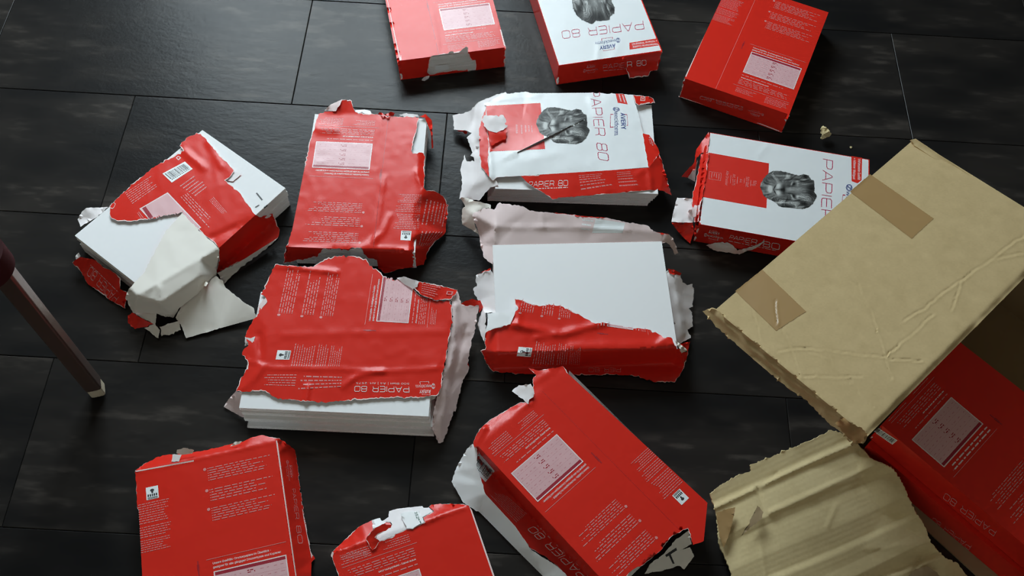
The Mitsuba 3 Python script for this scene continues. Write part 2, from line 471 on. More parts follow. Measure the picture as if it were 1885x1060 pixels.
_text = {}
def s_text(text, x0, y0, x1, y1, bold=False):
    if (text, bold) not in _text:
        m = meshkit.text_mesh(text, 1.0, depth=0.01, bold=bold)
        f = m.faces[m.face_normals[:, 2] > 0.9]
        used, inv = np.unique(f, return_inverse=True)
        v = m.vertices[used][:, :2]
        _text[text, bold] = (v, inv.reshape(-1, 3), v[:, 0].min(), v[:, 0].max())
    v, f, a, b = _text[text, bold]
    return np.stack([x0 + (v[:, 0] - a) / (b - a) * (x1 - x0), y1 - v[:, 1] * (y1 - y0)], -1), f

def s_papier(x0=0.0, y0=0.0, x1=1.0, y1=1.0, stroke=0.105, text='PAPIER 80'):
    g = {'P': (1.3, [[(0, 1), (0, 0), (1.05, 0), (1.3, .12), (1.3, .48), (1.05, .6), (0, .6)]]),
         'A': (1.45, [[(0, 1), (.64, 0), (.81, 0), (1.45, 1)], [(.25, .66), (1.2, .66)]]),
         'I': (0.12, [[(.06, 0), (.06, 1)]]),
         'E': (1.25, [[(1.25, 0), (.2, 0), (0, .12), (0, .88), (.2, 1), (1.25, 1)], [(0, .5), (1.15, .5)]]),
         'R': (1.3, [[(0, 1), (0, 0), (1.05, 0), (1.3, .12), (1.3, .46), (1.05, .58), (0, .58)], [(.9, .58), (1.2, .7), (1.3, 1)]]),
         '8': (1.3, [[(.25, 0), (1.05, 0), (1.25, .12), (1.25, .38), (1.05, .5), (.25, .5), (.05, .38), (.05, .12), (.25, 0)],
                     [(.25, .5), (1.05, .5), (1.3, .62), (1.3, .88), (1.05, 1), (.25, 1), (0, .88), (0, .62), (.25, .5)]]),
         '0': (1.3, [[(.25, 0), (1.05, 0), (1.3, .14), (1.3, .86), (1.05, 1), (.25, 1), (0, .86), (0, .14), (.25, 0)]]), ' ': (0.75, [])}
    x, parts = 0.0, []
    for ch in text:
        w, strokes = g[ch]
        for st in strokes:
            parts.append(LineString([(x + a, b) for a, b in st]).buffer(stroke / 2, cap_style=2, join_style=1, quad_segs=3))
        x += w + 0.36
    v, f = s_poly(unary_union(parts))
    x -= 0.36
    return np.stack([x0 + v[:, 0] / x * (x1 - x0), y0 + v[:, 1] * (y1 - y0)], -1), f

def s_logo_name(x0, y0, x1, y1):
    w, h = x1 - x0, y1 - y0
    def R(a, b, c, d):
        return x0 + a * w, y0 + b * h, x0 + c * w, y0 + d * h
    ring = Point(0.085, 0.68).buffer(0.085, 12).difference(Point(0.085, 0.68).buffer(0.066, 12))
    v, f = s_poly(ring)
    v = np.stack([x0 + v[:, 0] * w, y0 + (0.68 + (v[:, 1] - 0.68) * 2.4) * h], -1)
    return s_join([s_text('AVERY', *R(0.22, 0.14, 0.86, 0.42), bold=True), s_text('Z', *R(0.045, 0.56, 0.125, 0.8), bold=True), (v, f), s_text('weckform', *R(0.18, 0.56, 1.0, 0.8), bold=False)])

def s_logo_frame(x0, y0, x1, y1):
    w, h = x1 - x0, y1 - y0
    a = LineString([(.28, .16), (.28, 0), (.72, 0), (.72, .08)]).buffer(.012, cap_style=2)
    b = LineString([(.30, .86), (.30, 1), (.74, 1), (.74, .84)]).buffer(.012, cap_style=2)
    v, f = s_poly(unary_union([a, b]))
    return np.stack([x0 + v[:, 0] * w, y0 + v[:, 1] * h], -1), f

def s_bars(x0, y0, x1, y1, seed=5):
    """A row of upright bars, as on a price code, with a row of dashes under it."""
    r = np.random.default_rng(seed)
    out, x = [], x0
    while x < x1:
        w = (x1 - x0) * r.choice([0.012, 0.024, 0.036])
        out.append(s_rect(x, y0, min(x + w, x1), y0 + (y1 - y0) * 0.84))
        x += w + (x1 - x0) * r.choice([0.012, 0.02, 0.03])
    for i in range(12):
        a = x0 + (x1 - x0) * (i + 0.15) / 12
        out.append(s_rect(a, y0 + (y1 - y0) * 0.9, a + (x1 - x0) * 0.05, y1))
    return s_join(out)

def s_disc(x, y, rx, ry):
    v, f = s_poly(Point(0, 0).buffer(1, 6))
    return v * [rx, ry] + [x, y], f

def dense(pts, k=14):
    return [tuple(q) for a, b in zip(pts, pts[1:]) for q in line3(a, b, k)]

class Ream:
    """Collects a ream's parts and the print on its sheets."""
    def __init__(self, key, label):
        self.key = key
        thing(key, label, 'paper ream')
    def part(self, name, mesh, bsdf, smooth=False, label=None, uv=None):
        k = add(f'{self.key}__{name}', mesh, bsdf, smooth, uv)
        if label:
            labels[k] = {'label': label}
        return k
    def sheet(self, name, sh, bsdf, smooth=35, label=None, rim=None, more=()):
        m = sh.mesh()
        m = trimesh.util.concatenate([m, *more]) if more else m
        k = self.part(name, m, bsdf, smooth, label)
        if rim:
            self.ink(k, 'torn_edge', sh.rim(*rim), 'm_ink_wear', 'white torn fibres')
        return k
    def ink(self, parent, name, mesh, bsdf, label=None):
        if mesh is None:
            return
        k = add(f'{parent}__{name}', mesh, bsdf if bsdf.startswith('m_') else INK[bsdf])
        if label:
            labels[k] = {'label': label}
        if name in ('small_print', 'side_print', 'table_text', 'table_marks', 'torn_edge', 'bars', 'worn_edge', 'lettering', 'heading', 'tag_lettering', 'logo', 'badge_print', 'logo_frame'):
            labels[k] = {**labels.get(k, {}), 'kind': 'stuff'}
        return k

def walls(n, sides, top=TOP, inset=0.0012, bottom=0.6, floor=True):
    """The sides of a wrapper that the photograph does not show, as plain folded paper."""
    i = 1 - inset / 0.1
    c = {'f': [(i, -i), (i, i)], 'b': [(-i, i), (-i, -i)], 'l': [(-i, -i), (i, -i)], 'r': [(i, i), (-i, i)]}
    out = []
    for s in sides:
        a, b = c[s]
        g = [(local(n, *q, bottom), local(n, *q, bottom + (top - bottom) * 0.5), local(n, *q, top)) for q in line3(a, b, 9)]
        v = np.array(g).reshape(-1, 3)
        f = []
        for k in range(8):
            for m in range(2):
                p = 3 * k + m
                f += [(p, p + 3, p + 4), (p, p + 4, p + 1)]
        f = np.array(f)
        mid = local(n, 0, 0, 30)
        nn = np.cross(v[f[0, 1]] - v[f[0, 0]], v[f[0, 2]] - v[f[0, 0]])
        if nn @ (v.mean(0) - mid) < 0:
            f = f[:, ::-1]
        out.append(trimesh.Trimesh(v, f, process=False))
    return out

def stack(n, top=TOP - 0.8, bottom=0.8, slabs=9, jitter=0.5, shift=(0, 0), lu=0.297, lv=0.21, lean=(0.0, 0.0), du=0.0, dv=0.0):
    """Paper: thin blocks of sheets that lie a little out of line. lean and shift in mm along u and v."""
    r = rng('stack' + n + str(top) + str(bottom))
    out = []
    zs = np.linspace(bottom, top, slabs + 1)
    for i in range(slabs):
        f = 1 - (i + 0.5) / slabs
        ju, jv = r.normal(0, jitter, 2) if 0 < i < slabs - 1 else (0, 0)
        uu, vv = shift[0] + lean[0] * f + ju + du, shift[1] + lean[1] * f + jv + dv
        hu, hv = lu / LL, lv / SS
        p = [local(n, su * hu + uu * 2e-3 / LL, sv * hv + vv * 2e-3 / SS, z) for z in (zs[i], zs[i + 1] - 0.03) for su, sv in ((-1, -1), (1, -1), (1, 1), (-1, 1))]
        out.append(trimesh.Trimesh(np.array(p), [(0, 2, 1), (0, 3, 2), (4, 5, 6), (4, 6, 7), (0, 1, 5), (0, 5, 4), (1, 2, 6), (1, 6, 5), (2, 3, 7), (2, 7, 6), (3, 0, 4), (3, 4, 7)], process=False))
        if out[-1].volume < 0:
            out[-1].invert()
    return trimesh.util.concatenate(out)

def slot(sheet):
    return sheet.printed

def back_print(R, parent, sh, M, dx=0.0, dy=0.0, seed=1, legible=True, barmarks=True):
    """The red back of a packet: bullet texts, heading, paper table, addresses, small print and a badge; print coordinates 0..1 over the face."""
    Mm = M @ np.array([[1, 0, dx], [0, 1, dy], [0, 0, 1.0]])
    t = lambda s: through(Mm, s)
    head = [s_text('Unsere Qualitäts-Druckerpapiere im Überblick -', 0.467, 0.537, 0.86, 0.5475, True), s_text('geeignet für alle gängigen Druckertypen und Kopierer:', 0.467, 0.557, 0.925, 0.5675, True),
            s_text('www.avery-zweckform.com', 0.47, 0.825, 0.735, 0.835, True)] if legible else [s_lines(0.467, 0.532, 0.925, 0.572, 2, 4, ragged=0.1), s_lines(0.47, 0.822, 0.735, 0.838, 1, 4)]
    frame = s_frame(0.467, 0.582, 0.957, 0.783, 0.008, 0.0055)
    R.ink(parent, 'heading', sh.printed([t(s) for s in head], 0.7), 'white', 'small white printed heading')
    R.ink(parent, 'table', sh.printed([t(s_rect(0.472, 0.585, 0.953, 0.78))], 0.45), 'table', 'pale pink printed table')
    R.ink(parent, 'table_frame', sh.printed([t(frame)], 0.8), 'white', 'white frame of the table')
    bar = [s_rect(0.476, 0.588, 0.949, 0.603)]
    R.ink(parent, 'table_header', sh.printed([t(s) for s in bar], 0.7), 'bar', 'dark red header row')
    grid = [s_rect(0.478, 0.607 + 0.0345 * i, 0.947, 0.608 + 0.0345 * i) for i in range(1, 5)]
    r = np.random.default_rng(seed)
    for i in range(5):
        y = 0.615 + 0.0345 * i
        for c in (0.49, 0.55, 0.60, 0.635, 0.775, 0.82, 0.865, 0.91):
            grid.append(s_rect(c, y + 0.004, c + r.uniform(0.008, 0.026), y + 0.0075))
    R.ink(parent, 'table_text', sh.printed([t(s) for s in grid], 0.7), 'grid')
    if barmarks:
        mk = []
        for i in range(5):
            y = 0.612 + 0.0345 * i
            mk += [s_rect(0.688, y, 0.70, y + 0.006), s_rect(0.688, y + 0.011, 0.712, y + 0.015), s_rect(0.705, y + 0.001, 0.728, y + 0.006), s_rect(0.733, y + 0.008, 0.739, y + 0.015)]
        R.ink(parent, 'table_marks', sh.printed([t(s) for s in mk], 0.75), 'bar')
    bul = []
    for y0, y1, k in ((0.052, 0.128, 6), (0.166, 0.236, 5), (0.264, 0.338, 6)):
        bul += [s_lines(0.505, y0, 0.935, y1, k, seed + k), s_disc(0.475, y0 + 0.007, 0.011, 0.008)]
        bul += [s_disc(0.497, y0 + (y1 - y0) * (i + 0.45) / k, 0.0035, 0.0025) for i in range(k)]
    par = [s_lines(0.469, 0.80, 0.865, 0.816, 1, 9), s_lines(0.464, 0.845, 0.935, 0.893, 4, 11, ragged=0.15), s_lines(0.47, 0.922, 0.665, 0.965, 4, 12), s_lines(0.75, 0.918, 0.962, 0.975, 5, 13),
           s_rect(0.43, 0.9065, 0.962, 0.909), s_rect(0.427, 0.518, 0.967, 0.5205)]
    small = [s_lines(0.004, 0.165, 0.215, 0.275, 9, 21, ragged=0.25), s_lines(0.004, 0.285, 0.215, 0.345, 5, 22, ragged=0.25), s_lines(0.004, 0.352, 0.205, 0.418, 6, 23, ragged=0.3)]
    R.ink(parent, 'small_print', sh.printed([t(s) for s in bul + par + small], 0.7), 'pale', 'fine white print')
    R.ink(parent, 'dark_mark', sh.printed([t(s_lines(0.362, 0.51, 0.378, 0.595, 1, 2)), t(s_rect(0.366, 0.515, 0.374, 0.59))], 0.5), 'dimred')
    badge = [s_rect(0.063, 0.088, 0.147, 0.154)]
    k = R.ink(parent, 'badge', sh.printed([t(s) for s in badge], 0.6), 'sheen', 'small black and white badge')
    if k:
        bl = [s_disc(0.105, 0.107, 0.014, 0.007), s_disc(0.105, 0.117, 0.007, 0.006), s_rect(0.07, 0.143, 0.14, 0.1465), s_rect(0.07, 0.149, 0.14, 0.1515)] + [s_rect(0.072 + 0.014 * i, 0.126, 0.081 + 0.014 * i, 0.139) for i in range(5)]
        R.ink(parent, 'badge_print', sh.printed([t(s) for s in bl], 0.95), 'black')

def corners_map(n, order, top=TOP + 1.2):
    return homography([(0, 0), (1, 0), (1, 1), (0, 1)], [lp(n, u, v, top)[:2] for u, v in order])

UPRIGHT = [(-1, -1), (-1, 1), (1, 1), (1, -1)]
TURNED = [(1, 1), (1, -1), (-1, -1), (-1, 1)]
LEFTWARD = [(-1, 1), (-1, -1), (1, -1), (1, 1)]

def seam(sh, M, x, w=0.004):
    return sh.printed([through(M, s_rect(x, 0.0, x + w, 1.0))], 0.35)

LION_OUT = [((y - 235) / 670, (1185 - x) / 1005) for x, y in [(180, 510), (240, 380), (330, 280), (420, 240), (530, 235), (660, 265), (790, 300), (870, 320), (950, 295), (1040, 320), (1090, 390), (1140, 410), (1150, 520),
            (1140, 610), (1185, 670), (1160, 760), (1110, 830), (1020, 885), (940, 910), (760, 890), (600, 880), (520, 860), (470, 800), (380, 750), (300, 710), (240, 660), (220, 590)]]

def lion(R, parent, sh, quad_pts):
    """The printed head: the mane's outline cut from a fine grid, shaded by the print's own pattern."""
    r = np.random.default_rng(3)
    ring = np.array(LION_OUT)
    out = []
    for a, b in zip(ring, np.roll(ring, -1, 0)):
        for t in np.arange(0, 1, 0.2):
            q = a + (b - a) * t
            out.append(q + (q - 0.5) * r.uniform(-0.012, 0.022))
    poly = Polygon(out).buffer(0)
    g = np.stack(np.meshgrid(np.linspace(0, 1, 34), np.linspace(0, 1, 44)), -1).reshape(-1, 2)
    g = g[shapely.contains_xy(poly.buffer(-0.008), g[:, 0], g[:, 1])]
    q = np.vstack([np.array(poly.exterior.coords)[:-1], g])
    f = Delaunay(q).simplices
    c = q[f].mean(1)
    f = f[shapely.contains_xy(poly, c[:, 0], c[:, 1])]
    M = quad(quad_pts)
    s, f = through(M, (q, f))
    c = s[f].mean(1)
    f = f[shapely.contains_xy(sh.poly, c[:, 0], c[:, 1])]
    m = sh.fix(s, f, 0.55)
    k = add(f'{parent}__lion_print', m, m_lion, False, uv=q)
    labels[k] = {'label': 'grey printed lion head'}

def front_logo(R, parent, sh, pts):
    M = quad(pts)
    R.ink(parent, 'logo_frame', sh.printed([through(M, s_logo_frame(0, 0, 1, 1))], 0.7), 'wine')
    R.ink(parent, 'logo', sh.printed([through(M, s_logo_name(0, 0, 1, 1))], 0.7), 'blue', 'blue printed logo')

def white_logo(pts):
    M = quad(pts)
    return [through(M, s_logo_frame(0, 0, 1, 1)), through(M, s_logo_name(0, 0, 1, 1))]

def papier(pts, text='PAPIER 80', stroke=0.105):
    return through(quad(pts), s_papier(text=text, stroke=stroke))

def lines_on(pts, k, seed=1, **kw):
    return through(quad(pts), s_lines(0, 0, 1, 1, k, seed, **kw))

def text_on(pts, text, bold=False):
    return through(quad(pts), s_text(text, 0, 0, 1, 1, bold))

# ------------------------------------------------------------------ the room
def box(x0, x1, y0, y1, z0, z1):
    b = trimesh.creation.box((x1 - x0, y1 - y0, z1 - z0))
    b.apply_translation(((x0 + x1) / 2, (y0 + y1) / 2, (z0 + z1) / 2))
    return b

def structure(key, mesh, bsdf, **kw):
    k = add(key, mesh, bsdf, **kw)
    labels[k] = {'kind': 'structure'}
    return k

X0, X1, Y0, Y1, HT = ROOM
structure('floor', box(X0, X1, Y0, Y1, -0.03, -0.0022), m_joint)
ca, sa = math.cos(TILE_A), math.sin(TILE_A)
room_poly = shapely.box(X0, Y0, X1, Y1)
for row in range(-6, 11):
    y0 = 0.1128 + row * TILE_H
    off = -0.60 if row == 2 else -0.13 if row % 2 else -0.13 - TILE_W / 2
    for col in range(-5, 5):
        x0 = off + col * TILE_W
        g = 0.0006
        c = [(x0 + g, y0 + g), (x0 + TILE_W - g, y0 + g), (x0 + TILE_W - g, y0 + TILE_H - g), (x0 + g, y0 + TILE_H - g)]
        c = Polygon([(a * ca - b * sa, a * sa + b * ca) for a, b in c]).intersection(room_poly)
        if c.is_empty or c.area < 1e-3:
            continue
        inner = c.buffer(-0.0009, join_style=2)
        a = np.array(c.exterior.coords)[:-1]
        b = np.array(inner.exterior.coords)[:-1]
        if len(a) != len(b):
            continue
        b = b[[int(np.argmin(((b - q) ** 2).sum(1))) for q in a]]
        k = len(a)
        v = np.vstack([np.c_[a, np.full(k, -0.0022)], np.c_[a, np.full(k, -0.0006)], np.c_[b, np.zeros(k)]])
        f = []
        for i in range(k):
            j = (i + 1) % k
            for lo in (0, k):
                f += [(lo + i, lo + j, lo + k + j), (lo + i, lo + k + j, lo + k + i)]
        f += [(2 * k, 2 * k + i, 2 * k + i + 1) for i in range(1, k - 1)]
        m = trimesh.Trimesh(v, f, process=False)
        if m.face_normals[-1][2] < 0:
            m.invert()
        add('floor__tile', m, m_floor)
structure('ceiling', box(X0, X1, Y0, Y1, HT, HT + 0.05), m_wall)
structure('wall_left', box(X0 - 0.1, X0, Y0, Y1, -0.03, HT + 0.05), m_wall)
structure('wall_right', box(X1, X1 + 0.1, Y0, Y1, -0.03, HT + 0.05), m_wall)
structure('wall_near', box(X0 - 0.1, X1 + 0.1, Y0 - 0.1, Y0, -0.03, HT + 0.05), m_light_wall)
wx0, wx1 = WIN_X
wz0, wz1 = WIN_Z
structure('wall_far', trimesh.util.concatenate([box(X0 - 0.1, wx0, Y1, Y1 + 0.15, -0.03, HT + 0.05), box(wx1, X1 + 0.1, Y1, Y1 + 0.15, -0.03, HT + 0.05),
                                               box(wx0, wx1, Y1, Y1 + 0.15, -0.03, wz0), box(wx0, wx1, Y1, Y1 + 0.15, wz1, HT + 0.05)]), m_wall)
wm = (wx0 + wx1) / 2
structure('window_1', trimesh.util.concatenate([box(wx0, wx1, Y1 + 0.03, Y1 + 0.08, wz0, wz0 + 0.05), box(wx0, wx1, Y1 + 0.03, Y1 + 0.08, wz1 - 0.05, wz1),
          box(wx0, wx0 + 0.05, Y1 + 0.03, Y1 + 0.08, wz0 + 0.05, wz1 - 0.05), box(wx1 - 0.05, wx1, Y1 + 0.03, Y1 + 0.08, wz0 + 0.05, wz1 - 0.05), box(wm - 0.03, wm + 0.03, Y1 + 0.03, Y1 + 0.08, wz0 + 0.05, wz1 - 0.05)]), m_frame)
for a, b in ((wx0 + 0.05, wm - 0.03), (wm + 0.03, wx1 - 0.05)):
    v = np.array([(a, Y1 + 0.055, wz0 + 0.05), (b, Y1 + 0.055, wz0 + 0.05), (b, Y1 + 0.055, wz1 - 0.05), (a, Y1 + 0.055, wz1 - 0.05)])
    k = add('window_1__pane', (v, np.array([(0, 1, 2), (0, 2, 3)])), m_frame)
    scene[k]['emitter'] = {'type': 'area', 'radiance': {'type': 'rgb', 'value': WINDOW_LIGHT}}

# ------------------------------------------------------------------ unopened and lightly torn packets
tA, tB, tC, tD, tE, tF = crop(640, 0, 5.8875), crop(940, 0, 5.8875), crop(1230, 0, 4.0781), crop(820, 150, 4.2395), crop(500, 160, 2.9445), crop(120, 230, 2.65)
tG, tH, tI, tJ, tK, tL = crop(1220, 220, 4.0781), crop(400, 460, 2.944), crop(830, 350, 2.9447), crop(820, 660, 2.65), crop(230, 780, 3.7865), crop(590, 910, 5.712)
tO, tP, tQ = crop(1280, 240, 1.828), crop(1280, 600, 2.304), crop(0, 400, 2.944)

# A: back up, hole in the near end
R = Ream('paper_ream', 'red packet at the top edge with a torn grey hole in its near end')
R.part('paper_stack', stack('A'), m_paper)
hole = tA((915, 606), (1020, 590), (1090, 582), (1140, 578), (1215, 566), (1300, 566), (1312, 600), (1330, 640), (1350, 665), (1378, 660), (1386, 760), (1310, 776), (1300, 745), (1200, 765), (1140, 755), (1030, 775), (950, 800), (890, 800), (872, 780), (882, 700), (900, 640))
sA = Sheet('A', boxhull('A'), boxctrl('A'), holes=[hole], amp=1.0, freq=24, creases=[(tA((900, 0), (990, 560)), 0.8, 2.2), (tA((590, 660), (720, 770), (860, 800)), 0.8, 3)])
w = R.sheet('wrapper', sA, m_red, rim=(2.2, 0.6), more=walls('A', 'br'))
M = corners_map('A', UPRIGHT)
back_print(R, w, sA, M, seed=31)
R.ink(w, 'seam', seam(sA, M, 0.37), 'dimred')
R.ink(w, 'worn_edge', sA.printed([s_quad(tA((425, 0), (432, 0), (575, 655), (562, 655))), s_quad(tA((562, 650), (578, 590), (585, 650), (572, 664))), s_quad(tA((1650, 320), (1672, 320), (1722, 520), (1700, 520)))], 0.5), 'wear', 'white worn fold')
R.sheet('torn_scrap', Sheet('A2', tA((1200, 572, 57), (1240, 535, 63), (1285, 503, 66), (1308, 520, 64), (1305, 572, 56)), rough=0.4), m_inner, label='white torn scrap')
R.sheet('torn_scrap', Sheet('A3', tA((800, 870, 5), (825, 838, 18), (888, 815, 24), (878, 850, 14), (832, 878, 4)), rough=0.4), m_inner)
R.sheet('torn_scrap', Sheet('A5', tA((1085, 580, 56), (1105, 560, 61), (1145, 556, 60), (1150, 580, 56)), rough=0.4), m_inner)
R.sheet('glue_patch', Sheet('A4', tA((945, 752), (950, 712), (1085, 698), (1100, 748), (1000, 770)), boxctrl('A', top=TOP + 0.4), lift=0.2, rough=0.2), m_white, label='pale glued patch in the hole')

# B: front up, the lion's head upside down
R = Ream('paper_ream_001', 'white packet at the top edge with upside-down lion and blue logo')
R.part('paper_stack', stack('B'), m_paper)
sB = Sheet('B', boxhull('B'), boxctrl('B'), amp=0.5, creases=[(tB((540, 725), (620, 800), (740, 885)), 0.9, 2.5), (tB((495, 910), (620, 800)), 0.9, 2.5)])
w = R.sheet('wrapper', sB, m_red, more=walls('B', 'br'))
R.ink(w, 'lettering', sB.printed(white_logo(tB((790, 712), (935, 695), (950, 775), (785, 800))) + [papier(tB((1005, 705), (1465, 652), (1467, 703), (1002, 752)), stroke=0.13)] + [lines_on(tB((1005, 760), (1460, 715), (1462, 735), (1006, 780)), 1, 5)], 0.6), 'pale', 'pale lettering on the end')
top = tB((-0, 0))
e = [lp('B', -1, -0.985, TOP), lp('B', 0.985, -0.985, TOP), lp('B', 0.985, 0.985, TOP), lp('B', -1, 0.985, TOP)]
fB = Sheet('Bf', [q[:2] for q in e], base=sB, lift=0.25, amp=0.5, creases=[(tB((935, 650), (950, 560), (960, 480)), 1.0, 4), (tB((1100, 640), (1190, 480)), 0.8, 5)])
fp = R.sheet('front_panel', fB, m_front, label='white printed front')
R.ink(fp, 'lettering', fB.printed([papier(tB((1448, 312), (566, 418), (553, 338), (1432, 226)), stroke=0.075)]), 'wine', 'thin wine-red PAPIER 80 lettering')
front_logo(R, fp, fB, tB((1200, 520), (930, 563), (915, 430), (1180, 392)))
R.ink(fp, 'red_tag', fB.printed([s_quad(tB((1285, 465), (1588, 415), (1622, 490), (1290, 537)))], 0.5), 'red', 'small red tag')
R.ink(fp, 'tag_lettering', fB.printed([text_on(tB((1600, 487), (1325, 520), (1318, 500), (1595, 465)), 'Verbesserte Qualität', True), text_on(tB((1590, 452), (1320, 492), (1313, 472), (1585, 432)), '+ höherer Weißgrad', True)], 0.9), 'white')
lion(R, fp, fB, tB((1210, 240), (720, 262), (560, -430), (1040, -470)))
R.sheet('torn_flap', Sheet('B2', tB((1207, 622, 56), (1648, 560, 56), (1600, 660, 40), (1585, 765, 18), (1515, 772, 16), (1490, 826, 8), (1285, 851, 9), (1270, 790, 20), (1235, 700, 40), (1240, 690, 42)), lift=1.6, amp=1.5, freq=40, rough=0.5), m_red, rim=(2.0, 0.5), label='loose red flap on the near end')
sf = Sheet('B3', tB((1207, 622, 56), (1648, 560, 56), (1600, 660, 40), (1585, 765, 18), (1515, 772, 16), (1490, 826, 8), (1285, 851, 9), (1270, 790, 20), (1235, 700, 40)), lift=3.4, rough=0.1)
R.ink('paper_ream_001__torn_flap', 'lettering', sf.printed([papier(tB((1262, 672), (1466, 650), (1468, 703), (1265, 730)), 'R 80', 0.13)], 0.5), 'white')

# C: back up, almost undamaged
R = Ream('paper_ream_002', 'undamaged red packet at the top right, back side up')
R.part('paper_stack', stack('C'), m_paper)
sC = Sheet('C', boxhull('C'), boxctrl('C'), amp=0.45, freq=18, creases=[(tC((130, 600), (220, 680), (350, 690)), 0.8, 3), (tC((905, 870), (830, 900), (760, 870)), 0.8, 3)])
w = R.sheet('wrapper', sC, m_red, more=walls('C', 'br'))
M = corners_map('C', UPRIGHT)
back_print(R, w, sC, M, seed=41)
R.ink(w, 'seam', seam(sC, M, 0.30, 0.003), 'pale')
R.ink(w, 'lettering', sC.printed([papier(tC((555, 828), (238, 742), (242, 722), (560, 812))[::1], stroke=0.13)] + [lines_on(tC((560, 812), (245, 728), (250, 712), (565, 795)), 1, 3)] + white_logo(tC((712, 890), (600, 855), (600, 815), (722, 850)))), 'pale', 'pale upside-down lettering on the end')
R.ink(w, 'worn_edge', sC.printed([s_quad(tC((380, 0), (388, 0), (129, 592), (120, 592))), s_quad(tC((118, 590), (130, 590), (90, 720), (78, 722))), s_quad(tC((78, 720), (200, 762), (275, 788), (80, 730))), s_quad(tC((660, 920), (690, 925), (858, 990), (850, 994))), s_quad(tC((895, 875), (905, 860), (912, 872), (900, 880)))], 0.5), 'wear', 'white worn folds')

# G: front up, partly under the carton lid
R = Ream('paper_ream_003', 'white lion packet half under the cardboard lid, red flaps at its left end')
R.part('paper_stack', stack('G'), m_paper)
sG = Sheet('G', boxhull('G'), boxctrl('G'), amp=0.5, creases=[(tG((275, 775), (240, 860), (210, 930)), 1.0, 3)])
w = R.sheet('wrapper', sG, m_red, more=walls('G', 'bf'))
e = [lp('G', -0.99, -1, TOP), lp('G', 0.99, -1, TOP), lp('G', 0.99, 0.985, TOP), lp('G', -0.99, 0.985, TOP)]
fG = Sheet('Gf', [q[:2] for q in e], base=sG, lift=0.3, amp=0.5, creases=[(tG((720, 270), (780, 200)), 1.0, 4)])
fp = R.sheet('front_panel', fG, m_front, label='white printed front')
R.ink(fp, 'red_square', fG.printed([s_quad(tG((345, 248), (798, 329), (778, 665), (300, 581)))], 0.4), 'red', 'red printed square')
R.ink(fp, 'lettering', fG.printed([papier(tG((1275, 310), (1258, 1005), (1180, 1000), (1203, 295)), stroke=0.075)]), 'wine', 'thin wine-red PAPIER 80 lettering')
front_logo(R, fp, fG, tG((1480, 500), (1445, 780), (1325, 770), (1365, 480)))
R.ink(fp, 'red_tag', fG.printed([s_poly(Polygon(tG((1416, 274), (1497, 287), (1492, 455), (1462, 478), (1418, 462))))], 0.5), 'red', 'small red tag')
R.ink(fp, 'tag_lettering', fG.printed([text_on(tG((1488, 295), (1484, 455), (1464, 452), (1466, 292)), 'Verbesserte Qualität', True), text_on(tG((1452, 290), (1446, 450), (1428, 447), (1432, 287)), '+ höherer Weißgrad', True)], 0.9), 'white')
R.ink(fp, 'small_print', fG.printed([text_on(tG((706, 460), (702, 498), (675, 495), (680, 457)), '80g'), text_on(tG((650, 432), (646, 508), (622, 504), (626, 428)), '500 Blatt'), text_on(tG((598, 448), (596, 474), (576, 471), (578, 445)), 'A4'), text_on(tG((548, 412), (542, 495), (520, 491), (526, 408)), 'Art. 2575'), text_on(tG((498, 388), (488, 496), (468, 492), (478, 384)), 'Alle Drucker'),
      s_quad(tG((660, 455), (664, 455), (660, 500), (656, 500))), s_quad(tG((612, 440), (615, 440), (612, 480), (609, 480))), s_quad(tG((560, 430), (564, 430), (560, 482), (556, 482))), s_quad(tG((510, 418), (513, 418), (508, 478), (505, 478))),
      through(quad(tG((440, 402), (436, 460), (345, 445), (350, 388))), s_frame(0, 0, 1, 1, .04, .03)), through(quad(tG((430, 410), (428, 450), (355, 435), (360, 396))), s_lines(0, 0, 1, 1, 4, 3))], 0.8), 'pale', 'fine print on the red square')
lion(R, fp, fG, [(1380 + (1185) / 9.636, 290 + 235 / 9.636), (1380 + 1185 / 9.636, 290 + 905 / 9.636), (1380 + 180 / 9.636, 290 + 905 / 9.636), (1380 + 180 / 9.636, 290 + 235 / 9.636)])
R.ink(w, 'lettering', sG.printed(white_logo(tG((320, 825), (445, 845), (455, 915), (305, 885))) + [papier(tG((510, 868), (878, 935), (873, 978), (500, 893)), stroke=0.13), lines_on(tG((495, 905), (860, 980), (858, 992), (494, 918)), 1, 4)]), 'white', 'white lettering on the long side')
g = Sheet('G1', tG((325, 945), (390, 925), (450, 916), (495, 925), (540, 960), (560, 985), (640, 962), (740, 925), (762, 896), (760, 925), (700, 965), (575, 1012), (480, 998), (380, 978)), base=sG, lift=1.4, amp=1.0, freq=60)
R.sheet('torn_patch', g, m_inner, label='white torn patch on the long side')
R.ink(w, 'worn_edge', sG.printed([s_quad(tG((208, 925), (340, 950), (340, 968), (206, 940))), s_quad(tG((275, 760), (985, 900), (985, 908), (275, 772)))], 0.5), 'wear')
R.sheet('end_flap', Sheet('G2', tG((140, 430, 8), (190, 372, 22), (238, 318, 30), (252, 225, 42), (295, 160, 50), (345, 92, 57), (352, 140, 57), (335, 245, 56), (290, 252, 50), (255, 285, 40), (245, 370, 24), (190, 436, 6)), amp=1.5, freq=50, rough=0.4), m_red, label='red flap sticking out to the left')
R.sheet('end_flap', Sheet('G3', tG((188, 437, 6), (215, 395, 22), (250, 330, 30), (262, 300, 36), (248, 400, 20), (243, 466, 4)), rough=0.4), m_pinkish, label='pinkish inner side of the flap')
R.sheet('end_flap', Sheet('G4', tG((108, 585, 26), (222, 594, 34), (214, 642, 32), (238, 668, 34), (225, 772, 26), (140, 772, 22), (65, 768, 18), (82, 680, 22)), amp=1.0, freq=40, rough=0.3), m_inner, label='white inner flap at the left end')
